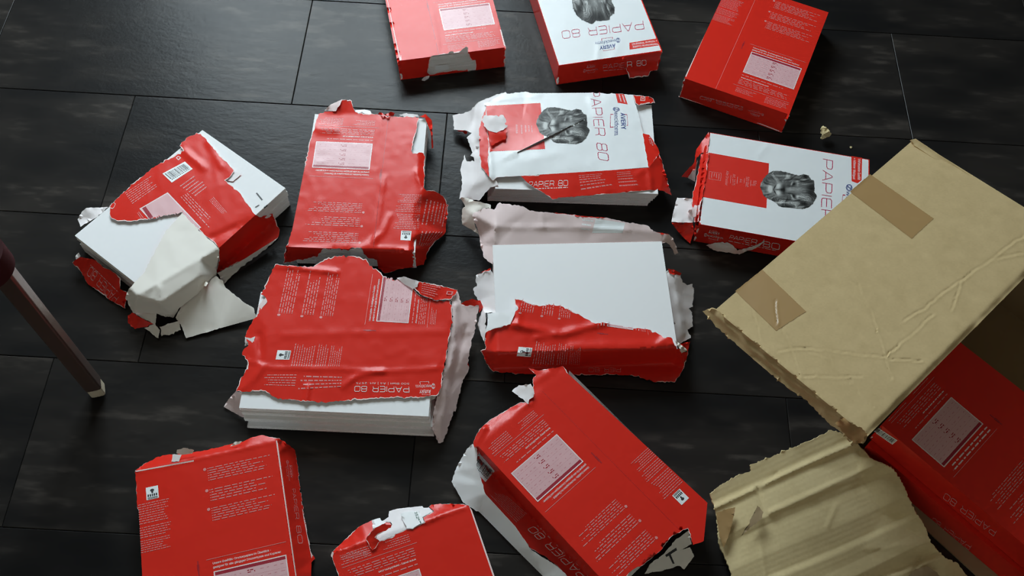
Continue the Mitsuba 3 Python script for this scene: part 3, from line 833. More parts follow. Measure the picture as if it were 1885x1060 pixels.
R.sheet('end_flap', Sheet('G5', tG((66, 774, 17), (225, 774, 26), (236, 840, 14), (206, 932, 2), (150, 880, 4), (100, 822, 8)), amp=1.5, freq=60, rough=0.3), m_red)
R.sheet('end_flap', Sheet('G6', tG((345, 244, 56.5), (330, 400, 56), (298, 585, 56), (283, 640, 56), (270, 765, 54), (232, 770, 30), (238, 690, 38), (214, 642, 30), (225, 560, 34), (262, 410, 40), (285, 262, 46)), lift=1.5, amp=2.5, freq=60, rough=0.5), m_red, rim=(2, 0.5), label='crumpled red end')
R.sheet('end_flap', Sheet('G7', tG((180, 705, 30), (230, 660, 42), (240, 640, 44), (282, 640, 55), (270, 740, 52), (225, 735, 32)), lift=2.5, amp=1.0, freq=60), m_pinkish)

# K: back up, near the lower left corner
R = Ream('paper_ream_004', 'dull red packet at the lower left with a black and white badge')
R.part('paper_stack', stack('K'), m_paper)
oK = tK((72, 325), (130, 280), (230, 230), (310, 212), (350, 215), (395, 205), (440, 200), (540, 188), (580, 180), (650, 165), (740, 140), (820, 125), (880, 95), (950, 78), (1035, 95), (1075, 100), (1185, 180), (1200, 260), (1215, 400), (1250, 650), (1300, 900), (1325, 940), (1300, 965)) + [lp('K', 1, 1, 1)[:2], lp('K', 1, 1, TOP)[:2], lp('K', 1, -1, TOP)[:2]] + tK((120, 1060), (97, 600), (86, 590), (80, 480))
sK = Sheet('K', oK, boxctrl('K', skip='r') + dense(tK((1120, 150, 40), (1190, 188, 2), (1213, 400, 2), (1250, 650, 2), (1318, 940, 2)) + [(600, 1085, 2), (640, 1200, 2)]) + tK((130, 282, 46), (240, 228, 43), (310, 212, 44), (540, 188, 48), (740, 140, 46), (880, 95, 50), (950, 78, 50), (1040, 95, 53)), amp=0.9, freq=24, rough=0.5, creases=[(tK((80, 330), (400, 262), (700, 195), (1050, 118)), 1.2, 3), (tK((1060, 120), (1110, 400), (1190, 1060)), 0.8, 2.5)])
w = R.sheet('wrapper', sK, m_red, rim=(1.2, 0.3), more=walls('K', 'blf'))
M = corners_map('K', UPRIGHT)
back_print(R, w, sK, M, seed=51, dy=0.014)
kl = [papier(tK((1178, 455), (1238, 832), (1205, 832), (1163, 455))[:0] or tK((1185, 452), (1240, 830), (1208, 832), (1165, 455)), stroke=0.12)] + white_logo(tK((1160, 250), (1175, 395), (1135, 398), (1118, 255)))
R.ink(w, 'lettering', sK.printed(kl), 'pale', 'pale lettering on the long side')
R.ink(w, 'worn_edge', sK.printed([s_quad(tK((1052, 118), (1062, 112), (1196, 1060), (1188, 1060))), s_quad(tK((1188, 185), (1196, 182), (1204, 262), (1196, 262))), s_quad(tK((1204, 345), (1212, 345), (1254, 650), (1243, 650))), s_quad(tK((1243, 650), (1254, 650), (1316, 930), (1300, 935))), s_quad(tK((70, 328), (480, 252), (480, 262), (80, 335)))], 0.5), 'wear', 'white worn folds')
R.sheet('torn_scrap', Sheet('K2', tK((362, 180, 60), (420, 167, 62), (482, 182, 61), (470, 206, 57), (395, 216, 56), (358, 204, 57)), rough=0.4), m_innerwarm, label='beige torn scrap at the far end')
R.sheet('torn_scrap', Sheet('K3', tK((332, 212, 57), (396, 213, 57), (376, 263, 56), (324, 262, 56)), lift=0.8, rough=0.4), m_inner, label='white torn scrap at the far end')
R.sheet('torn_scrap', Sheet('K4', tK((733, 157, 52), (765, 125, 56), (818, 122, 55), (800, 140, 54)), lift=1.5, rough=0.4), m_innerwarm)

# L: back up, bottom edge
R = Ream('paper_ream_005', 'red packet cut by the bottom edge with a white label in its torn end')
R.part('paper_stack', stack('L'), m_paper)
hL = tL((600, 400), (700, 340), (755, 318), (735, 290), (640, 285), (715, 235), (722, 175), (800, 150), (1070, 121), (1085, 140), (1140, 135), (1185, 175), (1072, 238), (1090, 293), (1062, 302), (1010, 330), (970, 363), (905, 363), (830, 400), (785, 415), (770, 440), (700, 460), (660, 480), (620, 490), (580, 478))
oL = tL((130, 600), (165, 560), (210, 520), (330, 400), (430, 322), (540, 270), (640, 284), (640, 283), (715, 235), (722, 175), (800, 150), (1070, 121), (1140, 130), (1170, 105), (1300, 98), (1480, 100), (1560, 115), (1595, 170)) + [lp('L', 1, 1, TOP)[:2], lp('L', 1, -1, TOP)[:2]] + tL((190, 857), (112, 640))
cL = boxctrl('L') + tL((210, 520, 40), (330, 400, 40), (430, 322, 42), (540, 268, 42), (722, 175, 40), (800, 150, 40), (1070, 121, 42), (1300, 98, 45), (1480, 100, 50))
torn = Polygon([q[:2] for q in hL]).buffer(0)
full = Polygon([q[:2] for q in oL]).buffer(0)
main = full.difference(torn.buffer(1.0))
main = max(getattr(main, 'geoms', [main]), key=lambda g: g.area)
sL = Sheet('L', list(main.exterior.coords)[:-1], cL, amp=0.9, freq=22, rough=0.4, creases=[(tL((130, 605), (480, 500), (560, 470)), 1.5, 3), (tL((1090, 300), (1300, 205), (1540, 120)), 2.0, 3)])
w = R.sheet('wrapper', sL, m_red, rim=(1.4, 0.4), more=walls('L', 'f'))
M = corners_map('L', TURNED)
back_print(R, w, sL, M, seed=61)
R.ink(w, 'lettering', sL.printed([text_on(tL((945, 425), (715, 455), (717, 470), (947, 440))[::1], 'Avery Zweckform GmbH')][:0] + [lines_on(tL((500, 640), (210, 690), (200, 640), (490, 560)), 4, 5)], 0.6), 'pale')
R.ink(w, 'worn_edge', sL.printed([s_quad(tL((1560, 116), (1580, 130), (1832, 857), (1812, 857))), s_quad(tL((108, 640), (122, 600), (140, 610), (122, 680))), s_quad(tL((118, 680), (128, 680), (195, 857), (180, 857)))], 0.5), 'wear', 'white worn folds')
R.sheet('inner_lining', Sheet('L2', [q[:2] for q in hL], cL, lift=-2.2, amp=0.8, freq=40, rough=0.3), m_inner, label='lilac-white lining in the torn end')
lb = Sheet('L3', tL((838, 205, 49), (930, 178, 47), (1030, 165, 47), (1070, 235, 54), (1090, 292, 57), (1045, 310, 57), (1000, 335, 57), (972, 362, 57), (905, 357, 57)), lift=1.2, rough=0.5)
k = R.sheet('label', lb, m_white, label='white label with dark number')
R.ink(k, 'lettering', lb.printed([text_on(tL((1012, 180), (1040, 250), (1010, 256), (988, 188)), '252', True), s_quad(tL((1040, 255), (1046, 268), (1030, 272), (1026, 258))), s_quad(tL((1050, 275), (1062, 300), (1048, 303), (1040, 280)))]), 'green')
R.sheet('torn_scrap', Sheet('L4', tL((540, 270, 43), (625, 245, 44), (640, 275, 46), (690, 292, 50), (620, 330, 54), (550, 360, 54)), lift=1.5, rough=0.4), m_white, label='white torn scrap')
R.sheet('curled_flap', Sheet('L5', tL((475, 472, 57), (505, 420, 60), (560, 360, 66), (650, 312, 66), (755, 318, 62), (740, 350, 62), (650, 402, 64), (575, 452, 61), (625, 492, 58), (590, 545, 57), (545, 592, 56.5), (512, 542, 57)), amp=2.0, freq=40, lift=1.0, rough=0.5), m_red, rim=(2, 0.5), label='curled red flap')

# J: back up, bottom centre
R = Ream('paper_ream_006', 'bright red packet at the bottom centre with a bar code on its torn side')
R.part('paper_stack', stack('J', lv=0.188, lu=0.290, jitter=0.3, dv=3.0), m_paper)
oJ = tJ((405, 45), (450, 58), (575, 38), (600, 75), (1278, 703), (1260, 890), (1208, 908), (1182, 828), (1102, 868), (1046, 940), (970, 1004), (936, 1016), (905, 1036)) + [lp('J', 1, 1, TOP + 1.2)[:2], lp('J', 1, 1, 8)[:2]] + tJ((700, 1165), (590, 1060), (545, 1010), (480, 960), (420, 930), (330, 810), (190, 660), (180, 610), (150, 530), (152, 480), (135, 410), (165, 345), (215, 300), (300, 250), (360, 215), (400, 210), (430, 170), (425, 100), (443, 80))
sJ = Sheet('J', oJ, boxctrl('J') + tJ((405, 45, 50), (450, 58, 54), (220, 300, 48), (330, 232, 48)), amp=0.9, freq=22, rough=0.5, creases=[(tJ((145, 405), (400, 720), (640, 1000), (740, 1120)), 0.8, 3), (tJ((160, 400), (300, 265), (420, 215)), 1.5, 3), (tJ((405, 130), (520, 60)), 2.0, 6)])
w = R.sheet('wrapper', sJ, m_red, rim=(1.6, 0.45), more=walls('J', 'l'))
M = corners_map('J', [(1, -1), (1, 1), (-1, 1), (-1, -1)])
back_print(R, w, sJ, M, seed=71, dy=-0.01)
R.ink(w, 'seam', seam(sJ, M, 0.30, 0.002), 'dimred')
bc = tJ((240, 548), (195, 602), (118, 520), (165, 462))
k = R.ink(w, 'barcode', sJ.printed([s_quad(bc)], 0.7), 'sheen', 'white bar code label')
R.ink(k, 'bars', sJ.printed([through(quad(tJ((155, 476), (232, 548), (205, 590), (128, 512))), s_bars(0, 0, 1, 1))], 1.0), 'black')
R.ink(w, 'lettering', sJ.printed([papier(tJ((660, 1075), (400, 832), (432, 818), (695, 1060)), stroke=0.12)]), 'white', 'white lettering on the long side')
R.ink(w, 'side_print', sJ.printed([lines_on(tJ((345, 800), (215, 665), (270, 640), (400, 755)), 8, 5), lines_on(tJ((640, 1015), (440, 815), (455, 805), (655, 1005)), 1, 6)]), 'pale')
R.sheet('torn_flap', Sheet('J2', tJ((132, 415, 40), (155, 440, 42), (152, 530, 34), (185, 615, 30), (195, 660, 26), (335, 812, 24), (422, 935, 20), (545, 1012, 18), (595, 1062, 18), (705, 1168, 16), (640, 1200, 3), (540, 1120, 3), (480, 1065, 3), (340, 925, 3), (170, 752, 3), (140, 735, 4), (85, 702, 4), (30, 600, 8), (45, 550, 12), (75, 490, 22), (105, 440, 34)), amp=1.5, freq=18, rough=0.5), m_white, label='white sheet spread out along the left side')
R.sheet('torn_scrap', Sheet('J3', tJ((323, 158, 44), (358, 130, 50), (415, 123, 58), (432, 150, 60), (430, 188, 57), (408, 200, 56), (405, 222, 55), (385, 205, 53), (352, 178, 48)), amp=3.0, freq=50, lift=2.0), m_inner, label='curled white scrap at the far corner')
lj = Sheet('J4', tJ((1186, 838, 52), (1202, 905, 36), (1150, 932, 32), (1192, 920, 28), (1213, 965, 14), (1165, 1028, 6), (1140, 1010, 8), (1060, 1035, 6), (970, 1050, 5), (1000, 1000, 22), (1062, 955, 36), (1120, 885, 48)), amp=1.0, freq=40, rough=0.5)
k = R.sheet('label', lj, m_innerwarm, label='pale torn label with black strokes')
R.ink(k, 'black_strokes', lj.printed([s_quad(tJ((1072, 958), (1125, 922), (1130, 934), (1078, 968))), s_quad(tJ((1086, 952), (1096, 948), (1118, 1000), (1108, 1000)))]), 'black')

# ------------------------------------------------------------------ the torn packets in the middle
def fit_map(pairs):
    return homography([a for a, _ in pairs], [b[0][:2] for _, b in pairs])

# D: front up, its wrapper pushed back over a leaning stack
R = Ream('paper_ream_007', 'crumpled white lion packet in the middle, torn open along its near side')
R.part('paper_stack', stack('D', top=40, slabs=7, jitter=0.7, lean=(-16, 0)), m_paper)
d1 = tD((300, 175, 46), (470, 82, 44), (480, 95, 45), (625, 78, 43), (665, 90, 44), (1130, 88, 45), (1330, 95, 46), (1460, 103, 46), (1490, 195, 46), (1520, 310, 46), (1545, 415, 46), (1585, 668, 46), (1200, 700, 47), (740, 728, 47), (560, 737, 47), (400, 748, 46), (372, 772, 44), (340, 740, 45), (330, 640, 47), (336, 480, 48), (322, 330, 48), (318, 190, 48))
slit = tD((562, 550), (800, 431), (975, 343), (990, 351), (800, 451), (566, 558))
def folded(pts, lines):
    n = Notes(pts)
    n.folds = lines
    return n
def fold_step(w, q):
    a, b = (np.array(p_[:2]) for p_ in tD((415, 626), (986, 347)))
    t = (b - a) / np.linalg.norm(b - a)
    along = np.clip((q - a) @ t / np.linalg.norm(b - a), -0.3, 1.3)
    off = (q - a) @ np.array([t[1], -t[0]])
    return 5.0 * np.exp(-np.abs(off) / 22) * (off > 0.3) * np.clip(1.05 - np.abs(along - 0.62) / 0.6, 0, 1)
sD = Sheet('D1', d1, folded(tD((600, 300, 49), (1100, 300, 48), (900, 560, 50), (600, 620, 50)), [(tD((415, 626.9))[0], tD((986, 347.9))[0]), (tD((415, 624.4))[0], tD((986, 345.4))[0])]), holes=[slit], amp=1.6, freq=15, rough=0.5, torn_len=50,
           extra=fold_step, creases=[(tD((320, 150), (735, 106)), 1.5, 3), (tD((345, 545), (360, 740)), 2.5, 4), (tD((1130, 130), (1200, 300), (1500, 640)), 1.0, 6)])
fp = R.sheet('front_panel', sD, m_front, rim=(1.2, 0.3), label='white printed front')
rs = [s_quad(tD((318, 190), (741, 167), (778, 527), (345, 546)))]
R.ink(fp, 'red_square', sD.printed(rs, 0.5, fine=3.0), 'red', 'red printed square')
R.ink(fp, 'lettering', sD.printed([papier(tD((1198, 60), (1275, 620), (1195, 605), (1125, 70)), stroke=0.08)]), 'wine', 'thin wine-red PAPIER 80 lettering')
front_logo(R, fp, sD, tD((1412, 210), (1428, 400), (1285, 425), (1290, 195)))
R.ink(fp, 'red_tag', sD.printed([s_quad(tD((1327, 93), (1393, 98), (1422, 178), (1345, 165)))], 0.6), 'red', 'small red tag')
R.ink(fp, 'tag_lettering', sD.printed([lines_on(tD((1392, 105), (1412, 165), (1355, 155), (1340, 98)), 2, 5, fill=0.9, ragged=0)], 0.9), 'white')
R.ink(fp, 'small_print', sD.printed([lines_on(tD((680, 345), (685, 395), (530, 415), (530, 335)), 5, 5)], 0.9), 'pale', 'fine print on the red square')
lion(R, fp, sD, [(970 + 752 / 6.626, 170 + 150 / 6.626), (970 + 765 / 6.626, 170 + 620 / 6.626), (970 + 115 / 6.626, 170 + 645 / 6.626), (970 + 105 / 6.626, 170 + 195 / 6.626)])
R.sheet('red_end', Sheet('D3', tD((262, 350, 46), (280, 295, 47), (318, 192, 48), (326, 330, 48.5), (338, 480, 48.5), (334, 640, 48), (340, 745, 46), (275, 655, 44), (266, 560, 45)), amp=1.6, freq=40, lift=0.6, rough=0.4), m_red, rim=(2, 0.5), label='red folded end')
R.sheet('torn_flap', Sheet('D2', tD((55, 265, 20), (175, 240, 32), (245, 172, 38), (320, 130, 42), (470, 82, 43), (330, 200, 45), (285, 290, 45), (266, 420, 44), (270, 560, 43), (277, 640, 42), (335, 745, 42), (395, 770, 42), (412, 808, 41), (350, 825, 36), (300, 885, 30), (262, 930, 26), (140, 915, 22), (108, 915, 20), (130, 800, 22), (114, 690, 16), (150, 570, 18), (165, 622, 22), (225, 625, 30), (222, 592, 32), (195, 580, 30), (210, 555, 32), (175, 452, 26), (165, 440, 24), (205, 402, 30), (170, 385, 26), (65, 375, 18)),
        tD((220, 300, 30), (235, 480, 40), (245, 520, 33), (220, 800, 34)), amp=3, freq=24, rough=0.8, creases=[(tD((245, 185), (225, 400), (250, 560)), -5, 5)]), m_inner, label='white torn lining at the left end')
R.sheet('torn_scrap', Sheet('D5', tD((300, 265, 56), (380, 268, 60), (450, 262, 58), (475, 312, 56), (462, 330, 57), (486, 342, 55), (465, 365, 56), (400, 400, 54), (340, 386, 54), (310, 360, 54), (284, 300, 54)), amp=3, freq=40, lift=1.0), m_inner, label='white flake lying on the red square')
R.sheet('curled_flap', Sheet('D6', tD((330, 388, 53), (400, 402, 55), (478, 372, 55), (474, 440, 53), (420, 468, 51.5), (360, 500, 51), (345, 470, 52)), amp=3, freq=40, lift=1.0), m_red)
R.sheet('red_rag', Sheet('D7', tD((70, 380, 14), (165, 386, 20), (172, 400, 18), (160, 412, 12), (120, 392, 8)), rough=0.6), m_red)
s4 = Sheet('D4', tD((585, 735, 47), (740, 726, 48), (1200, 698, 48), (1585, 672, 47), (1640, 600, 47), (1665, 560, 44), (1700, 650, 38), (1765, 888, 18), (1690, 850, 36), (1600, 845, 40), (1430, 862, 41), (1250, 880, 41.5), (1100, 890, 41.5), (900, 905, 42), (838, 920, 41), (770, 870, 42), (700, 836, 42.5), (640, 790, 45)), amp=1.6, freq=26, rough=0.5, lift=1.0, creases=[(tD((1590, 690), (1610, 850)), 4, 4), (tD((1500, 720), (1600, 660)), 3, 4)])
w = R.sheet('wrapper', s4, m_red, rim=(1.5, 0.4))
R.ink(w, 'lettering', s4.printed([papier(tD((655, 783), (955, 770), (955, 812), (650, 822)), stroke=0.14), lines_on(tD((690, 828), (955, 818), (955, 838), (690, 848)), 1, 5)]), 'white', 'white PAPIER 80 lettering')
R.ink(w, 'small_print', s4.printed([lines_on(tD((1040, 728), (1220, 715), (1330, 815), (1060, 860)), 6, 4), lines_on(tD((1335, 705), (1440, 698), (1530, 820), (1360, 832)), 6, 8)]), 'pale')
s8 = Sheet('D8', tD((1540, 404, 46), (1590, 416, 46), (1650, 505, 44), (1672, 560, 42), (1650, 590, 46), (1587, 672, 47.5), (1560, 520, 47)), amp=1.5, freq=40, rough=0.4, lift=1.0)
k = R.sheet('red_end', s8, m_red, label='red right end with a white logo')
R.ink(k, 'lettering', s8.printed(white_logo(tD((1632, 430), (1650, 500), (1605, 500), (1580, 430)))), 'white')
s9 = Sheet('D9', tD((1460, 104, 47), (1540, 112, 46), (1590, 118, 44), (1622, 132, 40), (1636, 166, 38), (1592, 170, 44), (1510, 186, 46), (1482, 170, 47)), amp=2.5, freq=50, rough=0.4, lift=1.0)
k = R.sheet('red_corner', s9, m_red, rim=(2, 0.6), label='crumpled red corner')
R.ink(k, 'emblem', s9.printed([through(quad(tD((1560, 120), (1558, 150), (1520, 150), (1525, 118))), s_join([s_frame(0, 0, 1, 1, .16, .16), s_rect(.35, .35, .65, .65)]))]), 'white')

# E: back up, left of the middle
R = Ream('paper_ream_008', 'torn red packet, back up, left of the crumpled white lion packet')
R.part('paper_stack', stack('E', top=51, jitter=0.6, dv=9.0), m_paper)
oE = tE((255, 146), (300, 134), (345, 133), (360, 100), (380, 68), (435, 75), (440, 100), (452, 135), (520, 146), (580, 150), (640, 158), (720, 162), (798, 164), (785, 232), (770, 290), (757, 345), (765, 362), (800, 356), (822, 360), (832, 375), (828, 460), (826, 550), (840, 562), (880, 560), (930, 590), (960, 640), (955, 690), (945, 760), (938, 795), (880, 845), (845, 895), (825, 965), (770, 975), (700, 985), (650, 1002), (610, 1010), (580, 985), (572, 937), (520, 925), (500, 905), (487, 872), (430, 872), (415, 890), (398, 882), (380, 888), (365, 874), (320, 880), (280, 880), (258, 905), (250, 920), (180, 935), (62, 955), (75, 880), (110, 780), (180, 430), (205, 300), (240, 190))
cE = boxctrl('E') + tE((880, 560, 46), (930, 590, 32), (960, 640, 18), (940, 790, 10), (880, 845, 12), (825, 965, 4), (610, 1010, 3), (62, 955, 12), (250, 920, 36), (380, 70, 62), (435, 75, 60), (350, 135, 57), (572, 937, 34), (580, 985, 14), (800, 600, 55), (800, 800, 55), (826, 550, 55))
sE = Sheet('E', oE, cE, amp=1.5, freq=23, rough=0.8, creases=[(tE((610, 490), (570, 760), (555, 860)), 2.0, 4), (tE((590, 180), (585, 520)), 1.0, 4), (tE((790, 460), (830, 600)), 3, 5), (tE((520, 855), (600, 790), (640, 700)), 2.5, 5), (tE((700, 890), (830, 880)), 3, 5), (tE((80, 880), (420, 862), (740, 885)), 1.5, 4), (tE((260, 230), (340, 230)), 3.0, 8)])
w = R.sheet('wrapper', sE, m_red, rim=(1.8, 0.5))
M = corners_map('E', TURNED)
back_print(R, w, sE, M, seed=81, dx=-0.058, dy=-0.012)
R.ink(w, 'seam', seam(sE, M, 0.30, 0.003), 'dimred')
R.ink(w, 'side_print', sE.printed([lines_on(tE((955, 640), (930, 760), (800, 760), (830, 605)), 7, 4), lines_on(tE((930, 785), (860, 860), (790, 870), (805, 780)), 7, 8)]), 'pale')
R.sheet('red_strip', Sheet('E2', tE((798, 160, 55), (834, 146, 50), (868, 180, 40), (876, 330, 38), (868, 335, 44), (861, 240, 50), (832, 166, 55)), amp=1, freq=40, lift=1.5, rough=0.5), m_red, label='red strip at the right edge')
R.sheet('torn_scrap', Sheet('E3', tE((285, 128, 52), (320, 96, 58), (382, 66, 63), (372, 95, 63), (348, 132, 58)), lift=2.0, rough=0.5), m_pinkish, label='pinkish torn scrap at the far corner')
R.sheet('torn_scrap', Sheet('E4', tE((452, 125, 48), (500, 122, 50), (535, 130, 50), (543, 150, 54), (455, 140, 54)), lift=0.5, rough=0.5), m_inner)
R.sheet('torn_scrap', Sheet('E5', tE((690, 150, 52), (730, 142, 56), (790, 148, 56), (800, 162, 55), (720, 163, 55)), lift=1.0, rough=0.6), m_inner)
R.sheet('torn_scrap', Sheet('E6', tE((425, 880, 54), (455, 870, 54), (485, 872, 54), (500, 910, 44), (480, 922, 36), (430, 915, 38)), boxctrl('E', top=53), lift=0.5, rough=0.3), m_white, label='white paper end in the tear')
R.sheet('torn_scrap', Sheet('E7', tE((575, 150, 55), (585, 136, 60), (610, 150, 62), (645, 135, 62), (668, 142, 58), (660, 158, 55)), lift=1.0, rough=0.5), m_red)

# F: torn open at the left, white paper showing
R = Ream('paper_ream_009', 'torn-open packet nearest the chair leg, bar code on red wrapper, bare white paper')
R.part('paper_stack', stack('F', top=53, slabs=4, jitter=0.8), m_paper)
oF = tF((558, 102), (575, 80), (600, 58), (640, 38), (662, 42), (690, 70), (712, 100), (770, 165), (826, 225), (800, 255), (780, 270), (850, 330), (890, 385), (920, 432), (945, 450), (980, 440), (1012, 432), (1030, 470), (1046, 510), (1040, 545), (1010, 575), (975, 600), (860, 662), (740, 722), (748, 650), (752, 610), (745, 590), (700, 552), (660, 520), (610, 470), (570, 425), (520, 436), (480, 440), (430, 455), (380, 462), (310, 470), (260, 470), (225, 455), (217, 420), (215, 398), (270, 340), (330, 285), (440, 200), (540, 145), (578, 125))
sF = Sheet('F', oF, boxctrl('F'), amp=1.8, freq=20, rough=0.7, lift=0.3, creases=[(tF((700, 90), (760, 200)), 2, 5), (tF((580, 130), (680, 210)), 2.5, 6), (tF((720, 550), (900, 470), (1010, 440)), -3, 6), (tF((740, 640), (960, 500)), 2, 6)])
w = R.sheet('wrapper', sF, m_red, rim=(1.8, 0.5))
bc = tF((474, 237), (584, 178), (622, 214), (520, 281))
k = R.ink(w, 'barcode', sF.printed([s_quad(bc)], 0.7), 'sheen', 'white bar code label')
R.ink(k, 'bars', sF.printed([through(quad(tF((485, 238), (580, 188), (612, 214), (520, 268))), s_bars(0, 0, 1, 1))], 1.0), 'black')
fm = fit_map([((0.467, 0.582), tF((500, 328))), ((0.957, 0.582), tF((362, 408))), ((0.467, 0.783), tF((664, 500))), ((0.957, 0.783), tF((524, 585)))])
fm = quad(tF((500, 328), (664, 500), (524, 585), (362, 408)))
R.ink(w, 'table', sF.printed([through(fm, s_rect(0, 0, 1, 1))], 0.5), 'table', 'pale pink printed table')
R.ink(w, 'table_frame', sF.printed([through(fm, s_frame(0, 0, 1, 1, .02, .035))], 0.8), 'white', 'white frame of the table')
R.ink(w, 'table_header', sF.printed([s_quad(tF((375, 405), (392, 397), (430, 450), (410, 458)))], 0.8), 'bar')
R.ink(w, 'lettering', sF.printed([papier(tF((262, 415), (222, 455), (215, 380), (240, 372))[:0] or tF((215, 402), (232, 376), (246, 384), (234, 408)), '0', 0.14), through(quad(tF((540, 160), (552, 150), (566, 160), (552, 172))), s_frame(0, 0, 1, 1, .2, .2))]), 'white')
R.ink(w, 'small_print', sF.printed([lines_on(tF((290, 330), (420, 245), (462, 295), (330, 388)), 7, 4), lines_on(tF((555, 295), (625, 245), (705, 300), (640, 350)), 6, 5), lines_on(tF((555, 350), (580, 330), (795, 420), (700, 505))[:0] or tF((560, 352), (700, 505), (735, 470), (600, 330)), 4, 6), lines_on(tF((725, 350), (790, 425), (770, 440), (700, 370)), 4, 7), lines_on(tF((350, 430), (370, 460), (390, 455), (362, 420)), 2, 8, fill=1.0)]), 'pale')
R.sheet('torn_flap', Sheet('F2', tF((570, 428, 56), (610, 470, 57), (660, 520, 57), (750, 598, 56), (752, 615, 52), (737, 730, 22), (640, 830, 24), (560, 890, 22), (528, 940, 6), (470, 930, 14), (445, 918, 22), (330, 916, 22), (296, 850, 30), (302, 815, 40), (310, 800, 54), (385, 720, 57), (440, 610, 57.5), (490, 520, 57)), tF((350, 832, 60), (450, 775, 63), (560, 712, 62), (660, 655, 60), (465, 868, 55), (400, 850, 55.5), (560, 806, 54.5), (660, 735, 53)), amp=1.6, freq=22, rough=0.6, lift=0.6, creases=[(tF((350, 832), (750, 600)), 0.8, 3), (tF((460, 790), (470, 900)), 2.5, 4)]), m_innerwarm, label='beige-white lining folded back over the paper')
R.sheet('torn_flap', Sheet('F3', tF((735, 735, 26), (770, 760, 28), (782, 792, 22), (830, 830, 22), (880, 870, 18), (920, 892, 14), (925, 915, 12), (940, 940, 8), (760, 990, 5), (590, 1040, 3), (572, 990, 8), (540, 940, 16), (565, 885, 20), (640, 820, 24)), amp=1.6, freq=14, rough=0.5), m_innerwarm, label='white leaf of lining spread on the floor')
sf = Sheet('F4', tF((35, 670, 16), (55, 655, 26), (78, 644, 32), (150, 660, 36), (190, 695, 36), (240, 720, 38), (270, 745, 38), (268, 800, 30), (302, 815, 24), (292, 895, 3), (220, 855, 3), (105, 770, 3), (80, 720, 6)), amp=2, freq=30, rough=0.5)
k = R.sheet('end_flap', sf, m_red, rim=(2, 0.5), label='red end flap with pale lettering')
R.ink(k, 'lettering', sf.printed([papier(tF((255, 850), (108, 715), (140, 700), (268, 818))[:0] or tF((238, 870), (105, 728), (126, 690), (262, 838)), stroke=0.12), lines_on(tF((255, 820), (120, 685), (128, 678), (262, 808)), 1, 3)]), 'pale')
R.sheet('torn_scrap', Sheet('F5', tF((60, 460, 24), (80, 425, 32), (102, 405, 38), (160, 402, 42), (212, 400, 46), (150, 452, 44), (75, 497, 36)), amp=3, freq=40, rough=0.4), m_inner, label='crumpled lining at the far left corner')
R.sheet('torn_scrap', Sheet('F6', tF((50, 640, 20), (66, 622, 28), (75, 640, 30), (48, 690, 12), (80, 722, 8), (68, 705, 8)), rough=0.4), m_inner)
R.sheet('torn_scrap', Sheet('F7', tF((306, 930, 14), (325, 915, 18), (380, 945, 16), (432, 970, 8), (390, 985, 5), (340, 996, 3), (306, 966, 6)), amp=2, freq=60, lift=2), m_red, label='small red scrap at the near corner')
R.sheet('torn_scrap', Sheet('F8', tF((330, 916, 16), (395, 912, 20), (447, 918, 20), (440, 970, 12), (462, 1000, 8), (455, 1040, 3), (420, 1015, 4), (385, 990, 6), (432, 970, 10)), amp=3, freq=60), m_innerwarm)
R.sheet('torn_scrap', Sheet('F9', tF((460, 985, 8), (520, 965, 14), (555, 955, 14), (565, 1000, 6), (500, 1025, 3), (470, 1030, 3)), amp=2, freq=60), m_innerwarm)
R.ink('paper_ream_009__paper_stack', 'black_marks', Sheet('F10', tF((880, 300), (1060, 300), (1000, 420), (900, 420)), boxctrl('F', top=53), rough=0).printed([s_quad(tF((930, 333), (936, 330), (964, 364), (958, 368))), s_quad(tF((968, 400), (985, 388), (988, 394), (972, 408))), s_quad(tF((925, 400), (945, 388), (948, 392), (930, 404)))], 0.7), 'black')
R.sheet('torn_scrap', Sheet('F11', tF((780, 272, 54), (825, 225, 54), (860, 240, 54), (820, 275, 54)), lift=0.8, rough=0.4), m_inner)
R.sheet('wrapper_side', Sheet('F12', tF((740, 722, 18), (860, 662, 20), (1040, 548, 22), (985, 600, 5), (850, 700, 3), (775, 775, 2)), amp=1, freq=30), m_innerwarm)

# H: the fanned white stack in the centre
R = Ream('paper_ream_010', 'fanned white paper stack with a crumpled red wrapper over it, in the centre')
for i in range(5):
    z0 = [1, 11, 21, 32, 42][i]
    z1 = [11, 21, 32, 42, 52][i]
    R.part('paper_stack', stack('H', top=z1, bottom=z0, slabs=3, jitter=0.8, shift=([8, 2, 6, 2, 0][i], [13, 5, 9, 3, 0][i])), m_paper, label=['bottom part of the stack', 'white part of the stack', 'white part of the stack', 'white part of the stack', 'top part of the stack'][i])
oH = tH((315, 75), (370, 85), (450, 88), (520, 90), (550, 70), (580, 50), (650, 35), (710, 33), (770, 35), (815, 60), (825, 85), (870, 110), (900, 140), (920, 155), (1000, 165), (1060, 210), (1100, 250), (1180, 276), (1265, 276), (1270, 340), (1272, 380), (1250, 510), (1235, 600), (1220, 680), (1215, 745), (1190, 790), (1100, 798), (1000, 800), (850, 806), (700, 815), (600, 825), (490, 820), (380, 810), (330, 808), (290, 785), (260, 765), (180, 768), (100, 765), (130, 690), (165, 630), (165, 610), (135, 555), (170, 510), (150, 470), (185, 400), (215, 360), (230, 320), (225, 300), (265, 260), (235, 240), (262, 185), (290, 130))
